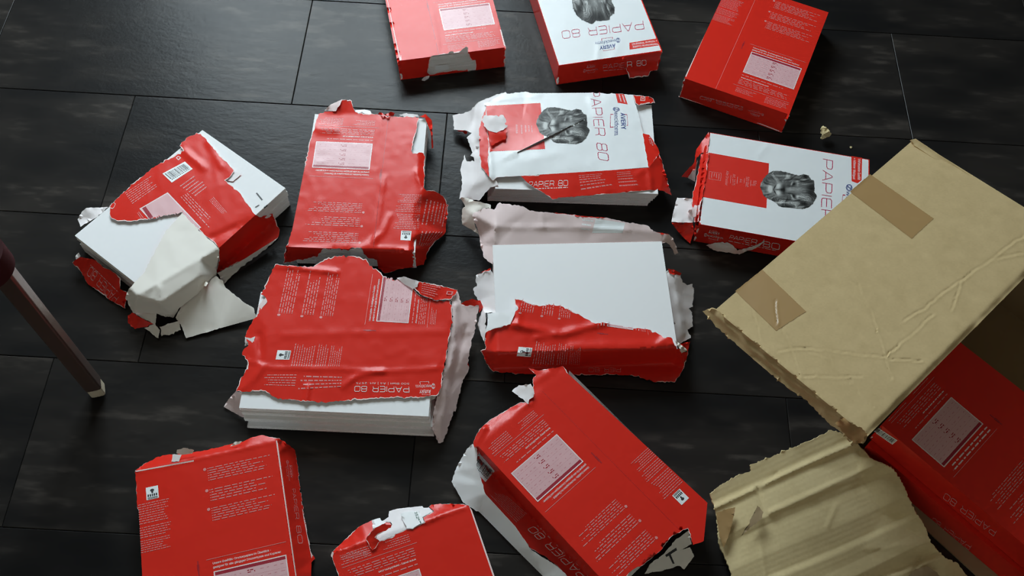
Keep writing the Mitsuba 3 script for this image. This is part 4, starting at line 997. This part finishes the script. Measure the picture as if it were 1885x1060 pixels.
cH = tH((320, 80, 55), (600, 60, 57), (800, 60, 56), (1000, 170, 56), (1265, 280, 55), (1250, 500, 54), (1215, 745, 53), (1190, 790, 53), (1000, 800, 53.5), (700, 815, 54), (490, 820, 54), (330, 808, 54), (180, 768, 54), (100, 765, 52), (135, 555, 52), (170, 510, 54), (150, 470, 52), (215, 360, 55), (235, 240, 54), (230, 635, 56), (680, 645, 56), (1190, 640, 55), (500, 300, 56), (900, 350, 56), (600, 500, 56), (1000, 560, 55.5), (300, 450, 56), (650, 720, 55), (400, 720, 55), (1000, 720, 54.5))
sH = Sheet('H', oH, cH, amp=1.9, freq=21, rough=1.0, lift=0.5, creases=[(tH((165, 600), (300, 640), (680, 645), (900, 660), (1190, 640)), 1.8, 4), (tH((680, 740), (760, 680), (900, 655)), 2, 5), (tH((240, 460), (600, 455), (1240, 440)), 0.9, 7), (tH((320, 85), (640, 120)), 1.8, 5), (tH((390, 90), (650, 125)), 1.5, 4), (tH((480, 820), (490, 740)), 4, 4), (tH((240, 640), (200, 700), (110, 760)), 3, 6), (tH((230, 460), (235, 600)), -3, 5)])
w = R.sheet('wrapper', sH, m_red, rim=(1.8, 0.5))
hm = fit_map([((0.467, 0.582), tH((862, 377))), ((0.467, 0.783), tH((1052, 381))), ((0.957, 0.582), tH((896, 110))), ((0.063, 0.088), tH((322, 592))), ((0.147, 0.154), tH((396, 546))), ((0.475, 0.059), tH((335, 355))), ((0.475, 0.271), tH((545, 366))), ((0.004, 0.165), tH((402, 640))), ((0.215, 0.418), tH((676, 516))), ((0.43, 0.519), tH((793, 398))), ((0.957, 0.783), tH((1060, 205))), ((0.935, 0.052), tH((390, 95)))])
back_print(R, w, sH, hm, seed=91)
R.ink(w, 'lettering', sH.printed([papier(tH((1040, 770), (743, 766), (746, 738), (1038, 741)), stroke=0.14), text_on(tH((1040, 730), (752, 726), (752, 716), (1040, 720)), '500 Blatt | A4 | Art. 2575')] + white_logo(tH((1180, 785), (1085, 785), (1070, 715), (1180, 712))), 0.7), 'white', 'white PAPIER 80 lettering, upside down')
R.ink(w, 'side_print', sH.printed([lines_on(tH((420, 740), (255, 735), (255, 670), (430, 668)), 5, 5), lines_on(tH((670, 745), (440, 760), (430, 670), (675, 680)), 4, 8)], 0.7), 'pale')
R.sheet('curled_flap', Sheet('H2', tH((1060, 205, 58), (1090, 170, 62), (1180, 185, 60), (1240, 200, 56), (1302, 216, 50), (1285, 245, 54), (1262, 268, 55), (1180, 272, 57), (1110, 246, 58)), amp=2, freq=30, lift=2.5, rough=0.5), m_red, rim=(2, 0.5), label='red flap rolled over at the far right corner')
R.ink('paper_ream_010__curled_flap', 'lettering', Sheet('H2p', tH((1060, 205, 58), (1090, 170, 62), (1180, 185, 60), (1240, 200, 56), (1302, 216, 50), (1262, 268, 55), (1180, 272, 57), (1110, 246, 58)), lift=5.0, rough=0).printed([lines_on(tH((1110, 180), (1215, 200), (1205, 265), (1105, 235)), 5, 4), through(quad(tH((1245, 222), (1280, 225), (1272, 245), (1240, 240))), s_frame(0, 0, 1, 1, .2, .2))]), 'pale')
R.sheet('rolled_lining', Sheet('H3', tH((972, 152, 56), (1010, 143, 62), (1060, 160, 65), (1092, 170, 64), (1085, 200, 62), (1060, 212, 58), (1010, 182, 56)), amp=1.5, freq=40, lift=2.2, rough=0.3), m_inner, label='lilac-white rolled lining')
R.sheet('torn_lining', Sheet('H4', tH((1300, 220, 48), (1320, 290, 44), (1380, 270, 40), (1420, 292, 34), (1412, 340, 32), (1390, 460, 26), (1365, 560, 22), (1355, 622, 18), (1366, 640, 12), (1352, 672, 12), (1330, 705, 12), (1290, 876, 8), (1282, 872, 10), (1225, 1040, 3), (1196, 1046, 2), (1165, 965, 30), (1172, 870, 42), (1192, 792, 49), (1222, 690, 50), (1252, 515, 50), (1272, 385, 50), (1270, 280, 52), (1262, 268, 54)), tH((1290, 600, 36), (1250, 800, 30), (1310, 420, 40), (1280, 700, 22), (1220, 900, 30), (1330, 480, 28)), amp=3.0, freq=18, rough=0.8, creases=[(tH((1295, 300), (1290, 500), (1240, 780), (1200, 1000)), 5, 5), (tH((1340, 420), (1290, 640)), -4, 5)]), m_pinkish, label='torn pale lining along the right side')
R.sheet('red_rag', Sheet('H5', tH((1318, 292, 46), (1350, 275, 46), (1382, 266, 44), (1425, 272, 34), (1440, 310, 26), (1420, 342, 26), (1418, 300, 34), (1345, 302, 42)), amp=2, freq=50, lift=1.5), m_red)
R.sheet('red_rag', Sheet('H6', tH((1338, 600, 20), (1352, 592, 18), (1366, 632, 10), (1345, 620, 14)), lift=2, rough=0.5), m_red)
R.sheet('torn_lining', Sheet('H7', tH((35, 850, 2), (60, 810, 10), (100, 766, 28), (150, 768, 40), (165, 830, 34), (190, 880, 24), (198, 915, 8), (165, 922, 2), (100, 888, 2)), amp=2, freq=24, rough=0.5), m_pinkish, label='pale lining flap at the near left corner')
R.sheet('torn_scrap', Sheet('H8', tH((150, 470, 52), (180, 478, 54), (205, 468, 55), (198, 500, 54), (170, 512, 52), (148, 520, 48)), lift=2, rough=0.5), m_inner)
R.sheet('torn_scrap', Sheet('H9', tH((225, 300, 55), (262, 258, 55.5), (270, 280, 55.5), (240, 320, 55), (215, 340, 54)), lift=1.6, rough=0.6), m_pinkish)
R.sheet('torn_scrap', Sheet('H10', tH((1095, 805, 48), (1190, 785, 47), (1180, 805, 45), (1140, 826, 46), (1095, 825, 50)), amp=1, freq=50, lift=0.5, rough=0.5), m_innerwarm)

# I: opened, bare paper on top
R = Ream('paper_ream_011', 'opened packet with bare white paper and red wrapper across its near half')
R.part('paper_stack', stack('I', top=52.5, slabs=6, jitter=0.4), m_paper)
oI = tI((345, 588), (375, 592), (400, 600), (445, 618), (490, 628), (520, 622), (545, 620), (600, 630), (640, 645), (680, 665), (735, 698), (785, 722), (830, 718), (890, 732), (950, 745), (1060, 752), (1130, 780), (1165, 800), (1182, 795), (1200, 805), (1215, 840), (1245, 870), (1250, 880), (1285, 875), (1265, 960), (1240, 1005), (1215, 1042), (1160, 1042), (1110, 1040), (1040, 1018), (980, 1002), (800, 1002), (640, 1000), (400, 996), (230, 985), (205, 958), (160, 870), (172, 862), (185, 862), (185, 772), (210, 760), (235, 748), (320, 725), (332, 700), (345, 665), (365, 640), (346, 615))
sI = Sheet('I', oI, boxctrl('I') + tI((160, 870, 30), (205, 960, 4), (1285, 875, 30), (1265, 960, 10), (1215, 1042, 2), (1110, 1040, 2), (345, 588, 60), (545, 620, 57), (1180, 797, 60), (1200, 850, 60), (1250, 880, 48)), amp=1.7, freq=22, rough=0.9, lift=0.3, creases=[(tI((215, 940), (700, 950), (1260, 900)), 1.5, 5), (tI((330, 725), (600, 780), (830, 722)), 4.0, 7), (tI((460, 800), (560, 785)), 3, 5), (tI((210, 770), (225, 900), (270, 940)), 3, 5), (tI((650, 850), (1240, 830)), 2.5, 9), (tI((370, 640), (360, 720)), 3, 6)])
w = R.sheet('wrapper', sI, m_red, rim=(1.6, 0.5), more=walls('I', 'f', top=50))
im = fit_map([((0.063, 0.088), tI((360, 905))), ((0.147, 0.154), tI((434, 850))), ((0.147, 0.088), tI((366, 848))), ((0.063, 0.154), tI((430, 908))), ((0.004, 0.165), tI((443, 935))), ((0.215, 0.418), tI((710, 842))), ((0.475, 0.059), tI((382, 665))), ((0.475, 0.165), tI((490, 682))), ((0.475, 0.271), tI((585, 695))), ((0.60, 0.10), tI((425, 610)))])
back_print(R, w, sI, im, seed=101, legible=False)
R.ink(w, 'lettering', sI.printed([papier(tI((920, 985), (748, 985), (748, 962), (920, 964)), stroke=0.12, text='PAPIER 80'[2:])]), 'pale', 'pale upside-down lettering')
R.sheet('torn_scrap', Sheet('I2', tI((186, 668, 56), (260, 662, 59), (345, 662, 60), (358, 642, 60), (334, 700, 61), (322, 726, 60), (235, 748, 58), (186, 772, 55), (198, 715, 57)), amp=2, freq=30, lift=1.5, rough=0.5), m_white, label='white folded scrap at the left edge')
R.ink('paper_ream_011__torn_scrap', 'black_mark', Sheet('I2p', tI((180, 650, 56), (345, 650, 60), (330, 726, 60), (186, 772, 55)), lift=4.5, rough=0).printed([s_quad(tI((187, 665), (197, 664), (199, 692), (189, 694)))]), 'black')
R.sheet('torn_lining', Sheet('I3', tI((135, 462, 24), (175, 442, 34), (216, 424, 46), (238, 470, 47), (243, 560, 47), (245, 665, 48), (188, 668, 46), (190, 770, 44), (178, 820, 36), (160, 775, 30), (145, 730, 22), (150, 700, 22), (172, 640, 26), (150, 600, 16), (120, 540, 8), (130, 524, 12), (140, 520, 18)), amp=3, freq=24, rough=0.7), m_inner, label='lilac-white lining at the left end')
R.sheet('red_rag', Sheet('I6', tI((133, 464, 26), (175, 440, 36), (217, 422, 48), (215, 432, 47), (160, 448, 34)), lift=1.5, rough=0.4), m_red)
i4 = Sheet('I4', tI((116, 130, 52), (180, 95, 58), (215, 100, 60), (235, 105, 61), (255, 72, 64), (300, 75, 66), (390, 86, 68), (430, 112, 66), (600, 128, 66), (750, 145, 65), (850, 150, 64), (960, 175, 62), (1070, 192, 60), (1100, 225, 58), (1150, 236, 55), (1162, 284, 48), (1145, 288, 48), (700, 297, 48), (236, 304, 48), (236, 340, 46), (226, 402, 42), (200, 385, 38), (175, 360, 34), (160, 290, 30), (152, 242, 28)), tI((240, 200, 60), (700, 200, 60), (950, 215, 58), (230, 250, 54)), amp=2.5, freq=14, rough=0.7, creases=[(tI((240, 200), (700, 202), (960, 215)), 2.0, 5), (tI((245, 110), (240, 285)), 2.5, 5), (tI((490, 128), (500, 195)), 1.5, 4)])
k = R.sheet('torn_lining', i4, m_pinkish, label='pinkish lining standing up along the far side')
R.ink(k, 'show_through', i4.printed([s_quad(tI((785, 155), (945, 178), (930, 232), (765, 232))), lines_on(tI((715, 150), (775, 158), (765, 230), (705, 222)), 3, 4)], 0.4), 'sheen')
R.sheet('red_rag', Sheet('I7', tI((560, 122, 66), (700, 138, 66.5), (800, 145, 66), (852, 149, 65), (750, 150, 65), (640, 136, 65)), lift=0.8, rough=0.4), m_red)
R.sheet('torn_lining', Sheet('I8', tI((1080, 200, 58), (1102, 222, 57), (1150, 234, 56), (1185, 240, 54), (1202, 256, 50), (1220, 300, 36), (1233, 340, 26), (1214, 349, 24), (1200, 318, 32), (1178, 290, 42), (1155, 278, 50)), amp=1, freq=40, lift=1.0, rough=0.5), m_pinkish, label='pinkish strip hanging off the far right corner')
R.sheet('red_rag', Sheet('I9', tI((1100, 226, 57), (1150, 232, 56), (1182, 240, 54), (1160, 240, 54), (1120, 238, 55)), lift=2.2, rough=0.4), m_red)
R.sheet('torn_lining', Sheet('I10', tI((50, 42, 40), (70, 40, 46), (180, 70, 58), (216, 80, 58), (216, 100, 58), (180, 97, 54), (120, 128, 48), (130, 190, 36), (152, 240, 28), (110, 212, 22), (60, 185, 18), (58, 140, 24), (62, 100, 32), (78, 88, 38)), amp=3, freq=24, rough=0.6), m_innerwarm, label='beige torn corner of the lining at the far left')
R.sheet('torn_lining', Sheet('I5', tI((1178, 432, 50), (1245, 452, 36), (1256, 500, 30), (1280, 516, 22), (1310, 508, 14), (1318, 545, 10), (1312, 630, 8), (1290, 640, 14), (1306, 662, 8), (1312, 740, 6), (1282, 756, 12), (1302, 800, 8), (1245, 832, 28), (1216, 828, 47), (1193, 640, 47), (1178, 520, 47), (1166, 440, 47)), tI((1230, 560, 32), (1250, 700, 26)), amp=3, freq=22, rough=0.7, creases=[(tI((1215, 470), (1260, 780)), 4, 5)]), m_inner, label='lilac-white lining at the right end')
R.sheet('red_rag', Sheet('I11', tI((1174, 424, 52), (1215, 434, 48), (1250, 450, 38), (1242, 463, 36), (1185, 452, 49)), lift=2, rough=0.4), m_red)
R.sheet('red_rag', Sheet('I12', tI((1243, 833, 34), (1298, 820, 16), (1290, 850, 14), (1284, 876, 22), (1262, 862, 36)), lift=2, rough=0.4), m_red)
R.sheet('torn_scrap', Sheet('I13', tI((1212, 812, 60), (1240, 830, 54), (1282, 868, 40), (1250, 884, 46), (1243, 862, 54)), lift=2, rough=0.4), m_innerwarm)

# ------------------------------------------------------------------ the carton with its lid, torn side and two packets
thing('carton', 'brown cardboard carton with open lid and torn side at the right edge', 'cardboard box')
LIFT = 36.0
def up(pts):
    return [(a, b, c + LIFT) for a, b, c in pts]
P1, P3, P2 = at(1317, 570, 200 + LIFT), at(1683, 256, 200 + LIFT), at(1596, 804, 250 + LIFT)
P4 = P2 + P3 - P1
q4 = px(P4)
ol = up([(1317, 570, 200), (1683, 256, 200), (float(q4[0]), float(q4[1]), 250), (1596, 804, 250)])
lc = []
for k in range(9):
    t = k / 8
    for a, b in ((P1, P2), (P3, P4)):
        m_ = a + (b - a) * t
        lc.append((*px(m_), m_[2] * 1e3))
    for a, b in ((P1, P3), (P2, P4)):
        m_ = a + (b - a) * t
        lc.append((*px(m_), m_[2] * 1e3))
def uneven(pts, name):
    r = rng(name)
    out = []
    for a, b in zip(pts, pts[1:]):
        k = max(2, int(np.hypot(b[0] - a[0], b[1] - a[1]) / 9))
        for t in np.arange(k) / k:
            out.append((a[0] + (b[0] - a[0]) * t + r.normal(0, 1.2), a[1] + (b[1] - a[1]) * t + r.normal(0, 1.2)))
    return out + [pts[-1][:2]]
CR = [uneven(tO(*c), str(c)) for c in ([(1106, 350), (1030, 405), (985, 440), (940, 470), (890, 510)], [(890, 510), (840, 540), (760, 605), (700, 640)], [(990, 435), (1106, 412)], [(890, 512), (880, 560), (862, 605)], [(545, 520), (590, 610), (620, 700), (640, 770), (662, 835)], [(290, 670), (320, 730), (340, 790), (352, 825)], [(195, 610), (208, 660), (218, 715), (240, 745)],
      [(280, 740), (370, 730), (500, 745), (640, 765), (760, 775)], [(355, 825), (480, 830), (560, 828)], [(640, 760), (720, 690), (800, 620)], [(265, 570), (275, 650)], [(520, 840), (600, 930)], [(370, 735), (450, 770), (520, 850)])]
lid_sheet = Sheet('lid', ol, lc, step=3.0, amp=0.8, freq=14, rough=0, torn_len=1e5,
                  creases=[(c, -1.7, 1.3) for c in CR] + [([(x + 2.0, y + 2.0) for x, y in c], 0.9, 2.4) for c in CR] + [([ol[3][:2], ol[2][:2]], -6.0, 7.0)] +
                  [(tO((340, 420), (600, 640), (820, 800)), -0.5, 4), (tO((540, 250), (760, 400), (1010, 570)), -0.5, 4), (tO((510, 420), (700, 560)), 0.4, 5)])
CB = 'carton'
kl = add('carton__lid', lid_sheet.mesh(4.0), m_board, 35)
labels[kl] = {'label': 'large flat lid, creased, outside up'}
for o in (tO((520, 206), (588, 147), (802, 296), (728, 364)), tO((134, 540), (225, 468), (373, 609), (272, 674))):
    sh = Sheet('tape%d' % o[0][0], o, base=lid_sheet, lift=0.5, step=3.0, rough=0.3, amp=0.8, freq=14, seed=lid_sheet.seed, creases=lid_sheet.creases)
    k = add('carton__lid__tape_strip', sh.mesh(), m_tape, 35)
    labels[k] = {'label': 'brown tape strip'}
rim1 = Sheet('rim1', up(tO((24, 608, 186), (40, 602, 192), (68, 602, 200), (240, 744, 212), (480, 944, 236), (580, 1028, 250), (572, 1046, 238), (540, 1056, 226), (450, 985, 216), (370, 906, 208), (310, 865, 204), (250, 816, 198), (140, 722, 190), (75, 665, 186))), up(tO((150, 706, 196), (300, 835, 208), (440, 955, 222))), amp=1.5, freq=30, rough=0.9, step=5, creases=[(tO((75, 625), (200, 745), (380, 885), (545, 1020)), 2.5, 3.5), (tO((200, 760), (330, 870)), -2.5, 3)])
labels[add('carton__lid__rim', rim1.mesh(3.0), m_board, 35)] = {'label': 'bent-down edge with ragged border'}
rim2 = Sheet('rim2', up(tO((725, 31, 204), (742, 28, 206), (920, 148, 218), (1106, 268, 231), (1200, 330, 238), (1200, 352, 236), (1106, 292, 229), (920, 172, 216), (736, 50, 202))), lift=1.5, amp=1.0, freq=30, rough=0.5, creases=[(tO((735, 38), (1106, 280)), -2.0, 3)])
labels[add('carton__lid__rim', rim2.mesh(3.0), m_board, 35)] = {'label': 'raised edge on the far right side'}
curl = Sheet('curl', up(tO((470, 985, 226), (500, 965, 240), (520, 985, 246), (560, 1000, 252), (580, 1020, 254), (570, 1045, 244), (540, 1056, 230), (510, 1030, 226))), lift=4, amp=3, freq=60)
labels[add('carton__lid__tape_scrap', curl.mesh(), m_tape, 35)] = {'label': 'crumpled tape at the corner'}
e1 = np.array([P3[0] - P1[0], P3[1] - P1[1]])
e1 /= np.linalg.norm(e1)
e2 = np.array([e1[1], -e1[0]])
O = np.array(at(1596, 804, 250)[:2])
def slab(a0, a1, b0, b1, z0, z1):
    c = [O + e1 * a + e2 * b for a, b in ((a0, b0), (a1, b0), (a1, b1), (a0, b1))]
    m = trimesh.creation.extrude_polygon(Polygon(c), z1 - z0, engine='earcut')
    m.apply_translation((0, 0, z0))
    return m
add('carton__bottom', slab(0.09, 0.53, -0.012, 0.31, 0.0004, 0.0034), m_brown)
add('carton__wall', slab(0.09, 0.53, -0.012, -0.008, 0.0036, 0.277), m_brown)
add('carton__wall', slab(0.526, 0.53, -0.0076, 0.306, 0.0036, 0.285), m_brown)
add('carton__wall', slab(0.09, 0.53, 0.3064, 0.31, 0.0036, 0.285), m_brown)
of = tP((62, 710, 30), (100, 680, 32), (150, 650, 36), (238, 612, 42), (232, 590, 44), (330, 552, 56), (410, 516, 70), (470, 492, 84), (520, 470, 96), (575, 440, 112), (620, 455, 118), (660, 480, 116), (695, 505, 110), (740, 560, 92), (780, 576, 86), (830, 600, 78), (865, 640, 70), (885, 680, 64), (905, 730, 58), (935, 790, 52), (970, 840, 46), (1000, 920, 40), (1060, 985, 32), (1110, 1002, 28), (1160, 1070, 22), (1100, 1150, 16), (165, 1110, 14), (150, 1045, 16), (130, 990, 18), (100, 920, 22), (92, 850, 24), (88, 790, 26), (75, 750, 28))
hf = tP((195, 890), (215, 855), (235, 830), (250, 790), (264, 762), (285, 792), (278, 815), (258, 830), (235, 850))
dirf = np.array([1.0, -0.44])
dirf /= np.linalg.norm(dirf)
nf = np.array([-dirf[1], dirf[0]])
def corrugate(w, q):
    s = (q - np.array(tP((100, 800))[0][:2])) @ nf
    s = s + 2.5 * np.sin((q @ dirf) * 0.014 + s * 0.02)
    r = np.random.default_rng(12)
    knots = np.cumsum(r.choice([9, 16, 26, 38, 48], 60)) - 420.0
    facet = np.interp(s, knots, np.where(np.arange(60) % 2, 1, -1) * r.uniform(0.5, 3.0, 60))
    return facet + 0.2 * np.sin(s * 2 * math.pi / 9.5)
of = [(a, b, 12 + (c - 12) * (0.3 + 0.6 * min(1, max(0, (a - 1560) / 100)) * (b > 820))) for a, b, c in of]
flap = Sheet('flap', of, [(a, b, 12 + (c - 12) * 0.3) for a, b, c in tP((400, 700, 52), (600, 750, 56), (800, 800, 50), (400, 900, 34), (700, 950, 40), (690, 620, 78), (500, 600, 66), (250, 700, 40), (200, 950, 25))], holes=[hf], step=4.0, rough=1.0, torn_len=300, extra=corrugate, amp=1.5, freq=14,
             creases=[(tP((262, 690), (280, 740), (290, 800)), -2.5, 3), (tP((262, 690), (310, 650), (345, 628)), -2.5, 3), (tP((320, 790), (520, 700), (760, 590)), 3.5, 5), (tP((560, 850), (600, 760)), 1.5, 4), (tP((270, 880), (300, 1060)), 1.5, 4), (tP((930, 1030), (960, 970), (1010, 955)), -3, 4)])
k = add('carton__torn_side', flap.mesh(3.5), m_torn, 40)
labels[k] = {'label': 'torn side panel, corrugated inside up'}
tp = Sheet('flaptape', tP((88, 792, 20), (130, 778, 22), (170, 768, 23), (158, 830, 21), (140, 890, 19), (120, 942, 17), (100, 885, 18)), lift=5, amp=3, freq=30, rough=0.4)
labels[add('carton__torn_side__tape_scrap', tp.mesh(), m_tape, 35)] = {'label': 'torn brown tape'}
hb = Sheet('flapbit', tP((195, 890, 22), (222, 850, 25), (262, 765, 27), (290, 790, 28), (276, 822, 26), (240, 850, 25)), lift=4, amp=5, freq=60)
add('carton__torn_side__torn_edge', hb.mesh(), m_brown, 35)
hb = Sheet('flapbit2', tP((900, 1062, 23), (935, 1030, 26), (985, 1020, 27), (1010, 1035, 26), (1040, 1060, 24), (990, 1100, 23)), lift=4, amp=5, freq=60)
add('carton__torn_side__torn_edge', hb.mesh(), m_brown, 35)

def plain_packet(key, label, n, z0, z1, shade):
    R = Ream(key, label)
    R.part('paper_stack', stack(n, top=z1 - 1.5, bottom=z0 + 0.6), m_paper)
    sh = Sheet(n, boxhull(n, z1, z0), boxctrl(n, z1, z0), amp=0.5, freq=18)
    w = R.sheet('wrapper', sh, m_red, more=walls(n, 'bl', top=z1 - 1, bottom=z0 + 0.6))
    return R, w, sh
R, w, sh = plain_packet('paper_ream_012', 'shaded red packet with a printed table, upper of two in the carton', 'X', 56, 109, 0)
xm = quad(tP((1222, 415), (1055, 600), (917, 482), (1085, 300)))
xm = xm @ homography([(0.467, 0.582), (0.957, 0.582), (0.957, 0.783), (0.467, 0.783)], [(0, 0), (1, 0), (1, 1), (0, 1)])
back_print(R, w, sh, xm, seed=111, legible=False)
bc = tP((765, 425), (858, 485), (835, 503), (745, 440))
R.ink(w, 'lettering', sh.printed([papier(tP((1265, 890), (1050, 730), (1062, 708), (1278, 868)), stroke=0.12)]), 'pale')
k = R.ink(w, 'barcode', sh.printed([s_quad(bc)], 0.7), 'sheen', 'white bar code label')
R.ink(k, 'bars', sh.printed([through(quad(tP((768, 430), (850, 485), (834, 498), (752, 442))), s_bars(0, 0, 1, 1))], 1.0), 'black')
R, w, sh = plain_packet('paper_ream_013', 'shaded red packet showing its long side, lower of two in the carton', 'Y', 3.6, 54.8, 0)
R.ink(w, 'lettering', sh.printed([papier(tP((1160, 950), (1000, 830), (1010, 812), (1172, 930)), stroke=0.12)]), 'pale')

# ------------------------------------------------------------------ chair at the left edge
thing('chair', 'metal-legged chair at the left edge, only seat corner and leg showing', 'chair')
foot, knee = at(178, 716, 12), at(-8, 485, 425)
foot[2] = 0.013
def bar(a, b, wd, ht, roll=0.0):
    d = (b - a) / np.linalg.norm(b - a)
    s = np.cross(d, [0, 0, 1.0])
    s /= np.linalg.norm(s)
    u = np.cross(s, d)
    s, u = s * math.cos(roll) + u * math.sin(roll), u * math.cos(roll) - s * math.sin(roll)
    r = 0.18
    prof = Polygon([(-wd / 2, -ht / 2), (wd / 2, -ht / 2), (wd / 2, ht / 2), (-wd / 2, ht / 2)]).buffer(-wd * r).buffer(wd * r, quad_segs=4)
    m = trimesh.creation.extrude_polygon(prof, np.linalg.norm(b - a), engine='earcut')
    A = np.eye(4)
    A[:3, 0], A[:3, 1], A[:3, 2], A[:3, 3] = s, u, d, a
    m.apply_transform(A)
    if m.volume < 0:
        m.invert()
    return m
dleg = (knee - foot) / np.linalg.norm(knee - foot)
sa_, sb_, sc_ = at(18, 482, 445), at(0, 428, 445), at(0, 501, 445)
ua, ub = sb_ - sa_, sc_ - sa_
seat_turn = math.atan2(*((ua / np.linalg.norm(ua) + ub / np.linalg.norm(ub))[[1, 0]]))
seat_c = sa_ + 0.27 * np.array([math.cos(seat_turn), math.sin(seat_turn), 0])
for i, (sx, sy) in enumerate(((0, 0), (0, 1), (1, 0), (1, 1))):
    a, b = foot.copy(), knee.copy()
    if sx:
        a[0], b[0] = 2 * seat_c[0] - a[0], 2 * seat_c[0] - b[0]
    if sy:
        a[1], b[1] = a[1] - 0.02, b[1]
        a[1], b[1] = 2 * (seat_c[1]) - a[1], 2 * (seat_c[1]) - b[1]
    if sy:
        a[0] -= 0.12
    if sy and not sx:
        continue
    d = (b - a) / np.linalg.norm(b - a)
    k = add('chair__leg', bar(a + d * 0.020, b, 0.025, 0.025, 0.5), m_metal, 30)
    add(k + '__foot_cap', bar(a - d * 0.006, a + d * 0.0198, 0.023, 0.023, 0.5), m_foot, 30)
sq = Polygon([(-0.2, -0.2), (0.2, -0.2), (0.2, 0.2), (-0.2, 0.2)]).buffer(-0.035).buffer(0.035, quad_segs=8)
mseat = trimesh.creation.extrude_polygon(sq, 0.036, engine='earcut')
rot = trimesh.transformations.rotation_matrix(seat_turn - math.radians(135), (0, 0, 1))
mseat.apply_transform(rot)
mseat.apply_translation((seat_c[0], seat_c[1], 0.427))
add('chair__seat', mseat, m_seat, 40)

# ------------------------------------------------------------------ scraps
thing('cardboard_scrap', 'crumpled beige cardboard scrap on the floor below the undamaged red packet', 'scrap')
add('cardboard_scrap', Sheet('scrap', tC((1143, 1000, 6), (1150, 955, 16), (1165, 944, 12), (1182, 952, 18), (1196, 966, 14), (1212, 985, 18), (1226, 1005, 8), (1214, 1022, 4), (1185, 1035, 10), (1160, 1046, 2), (1142, 1040, 3), (1152, 1020, 12), (1164, 1008, 16)), amp=8, freq=110, step=2.5, rough=0.5).mesh(2.5), m_torn, 30)
thing('paper_flake', 'tiny beige flake on the floor between the scrap and the lid', 'scrap')
add('paper_flake', Sheet('flake', tG((1402, 208, 1), (1412, 198, 3), (1423, 206, 2), (1412, 217, 1)), step=2, rough=0.2).mesh(0.5), m_torn)
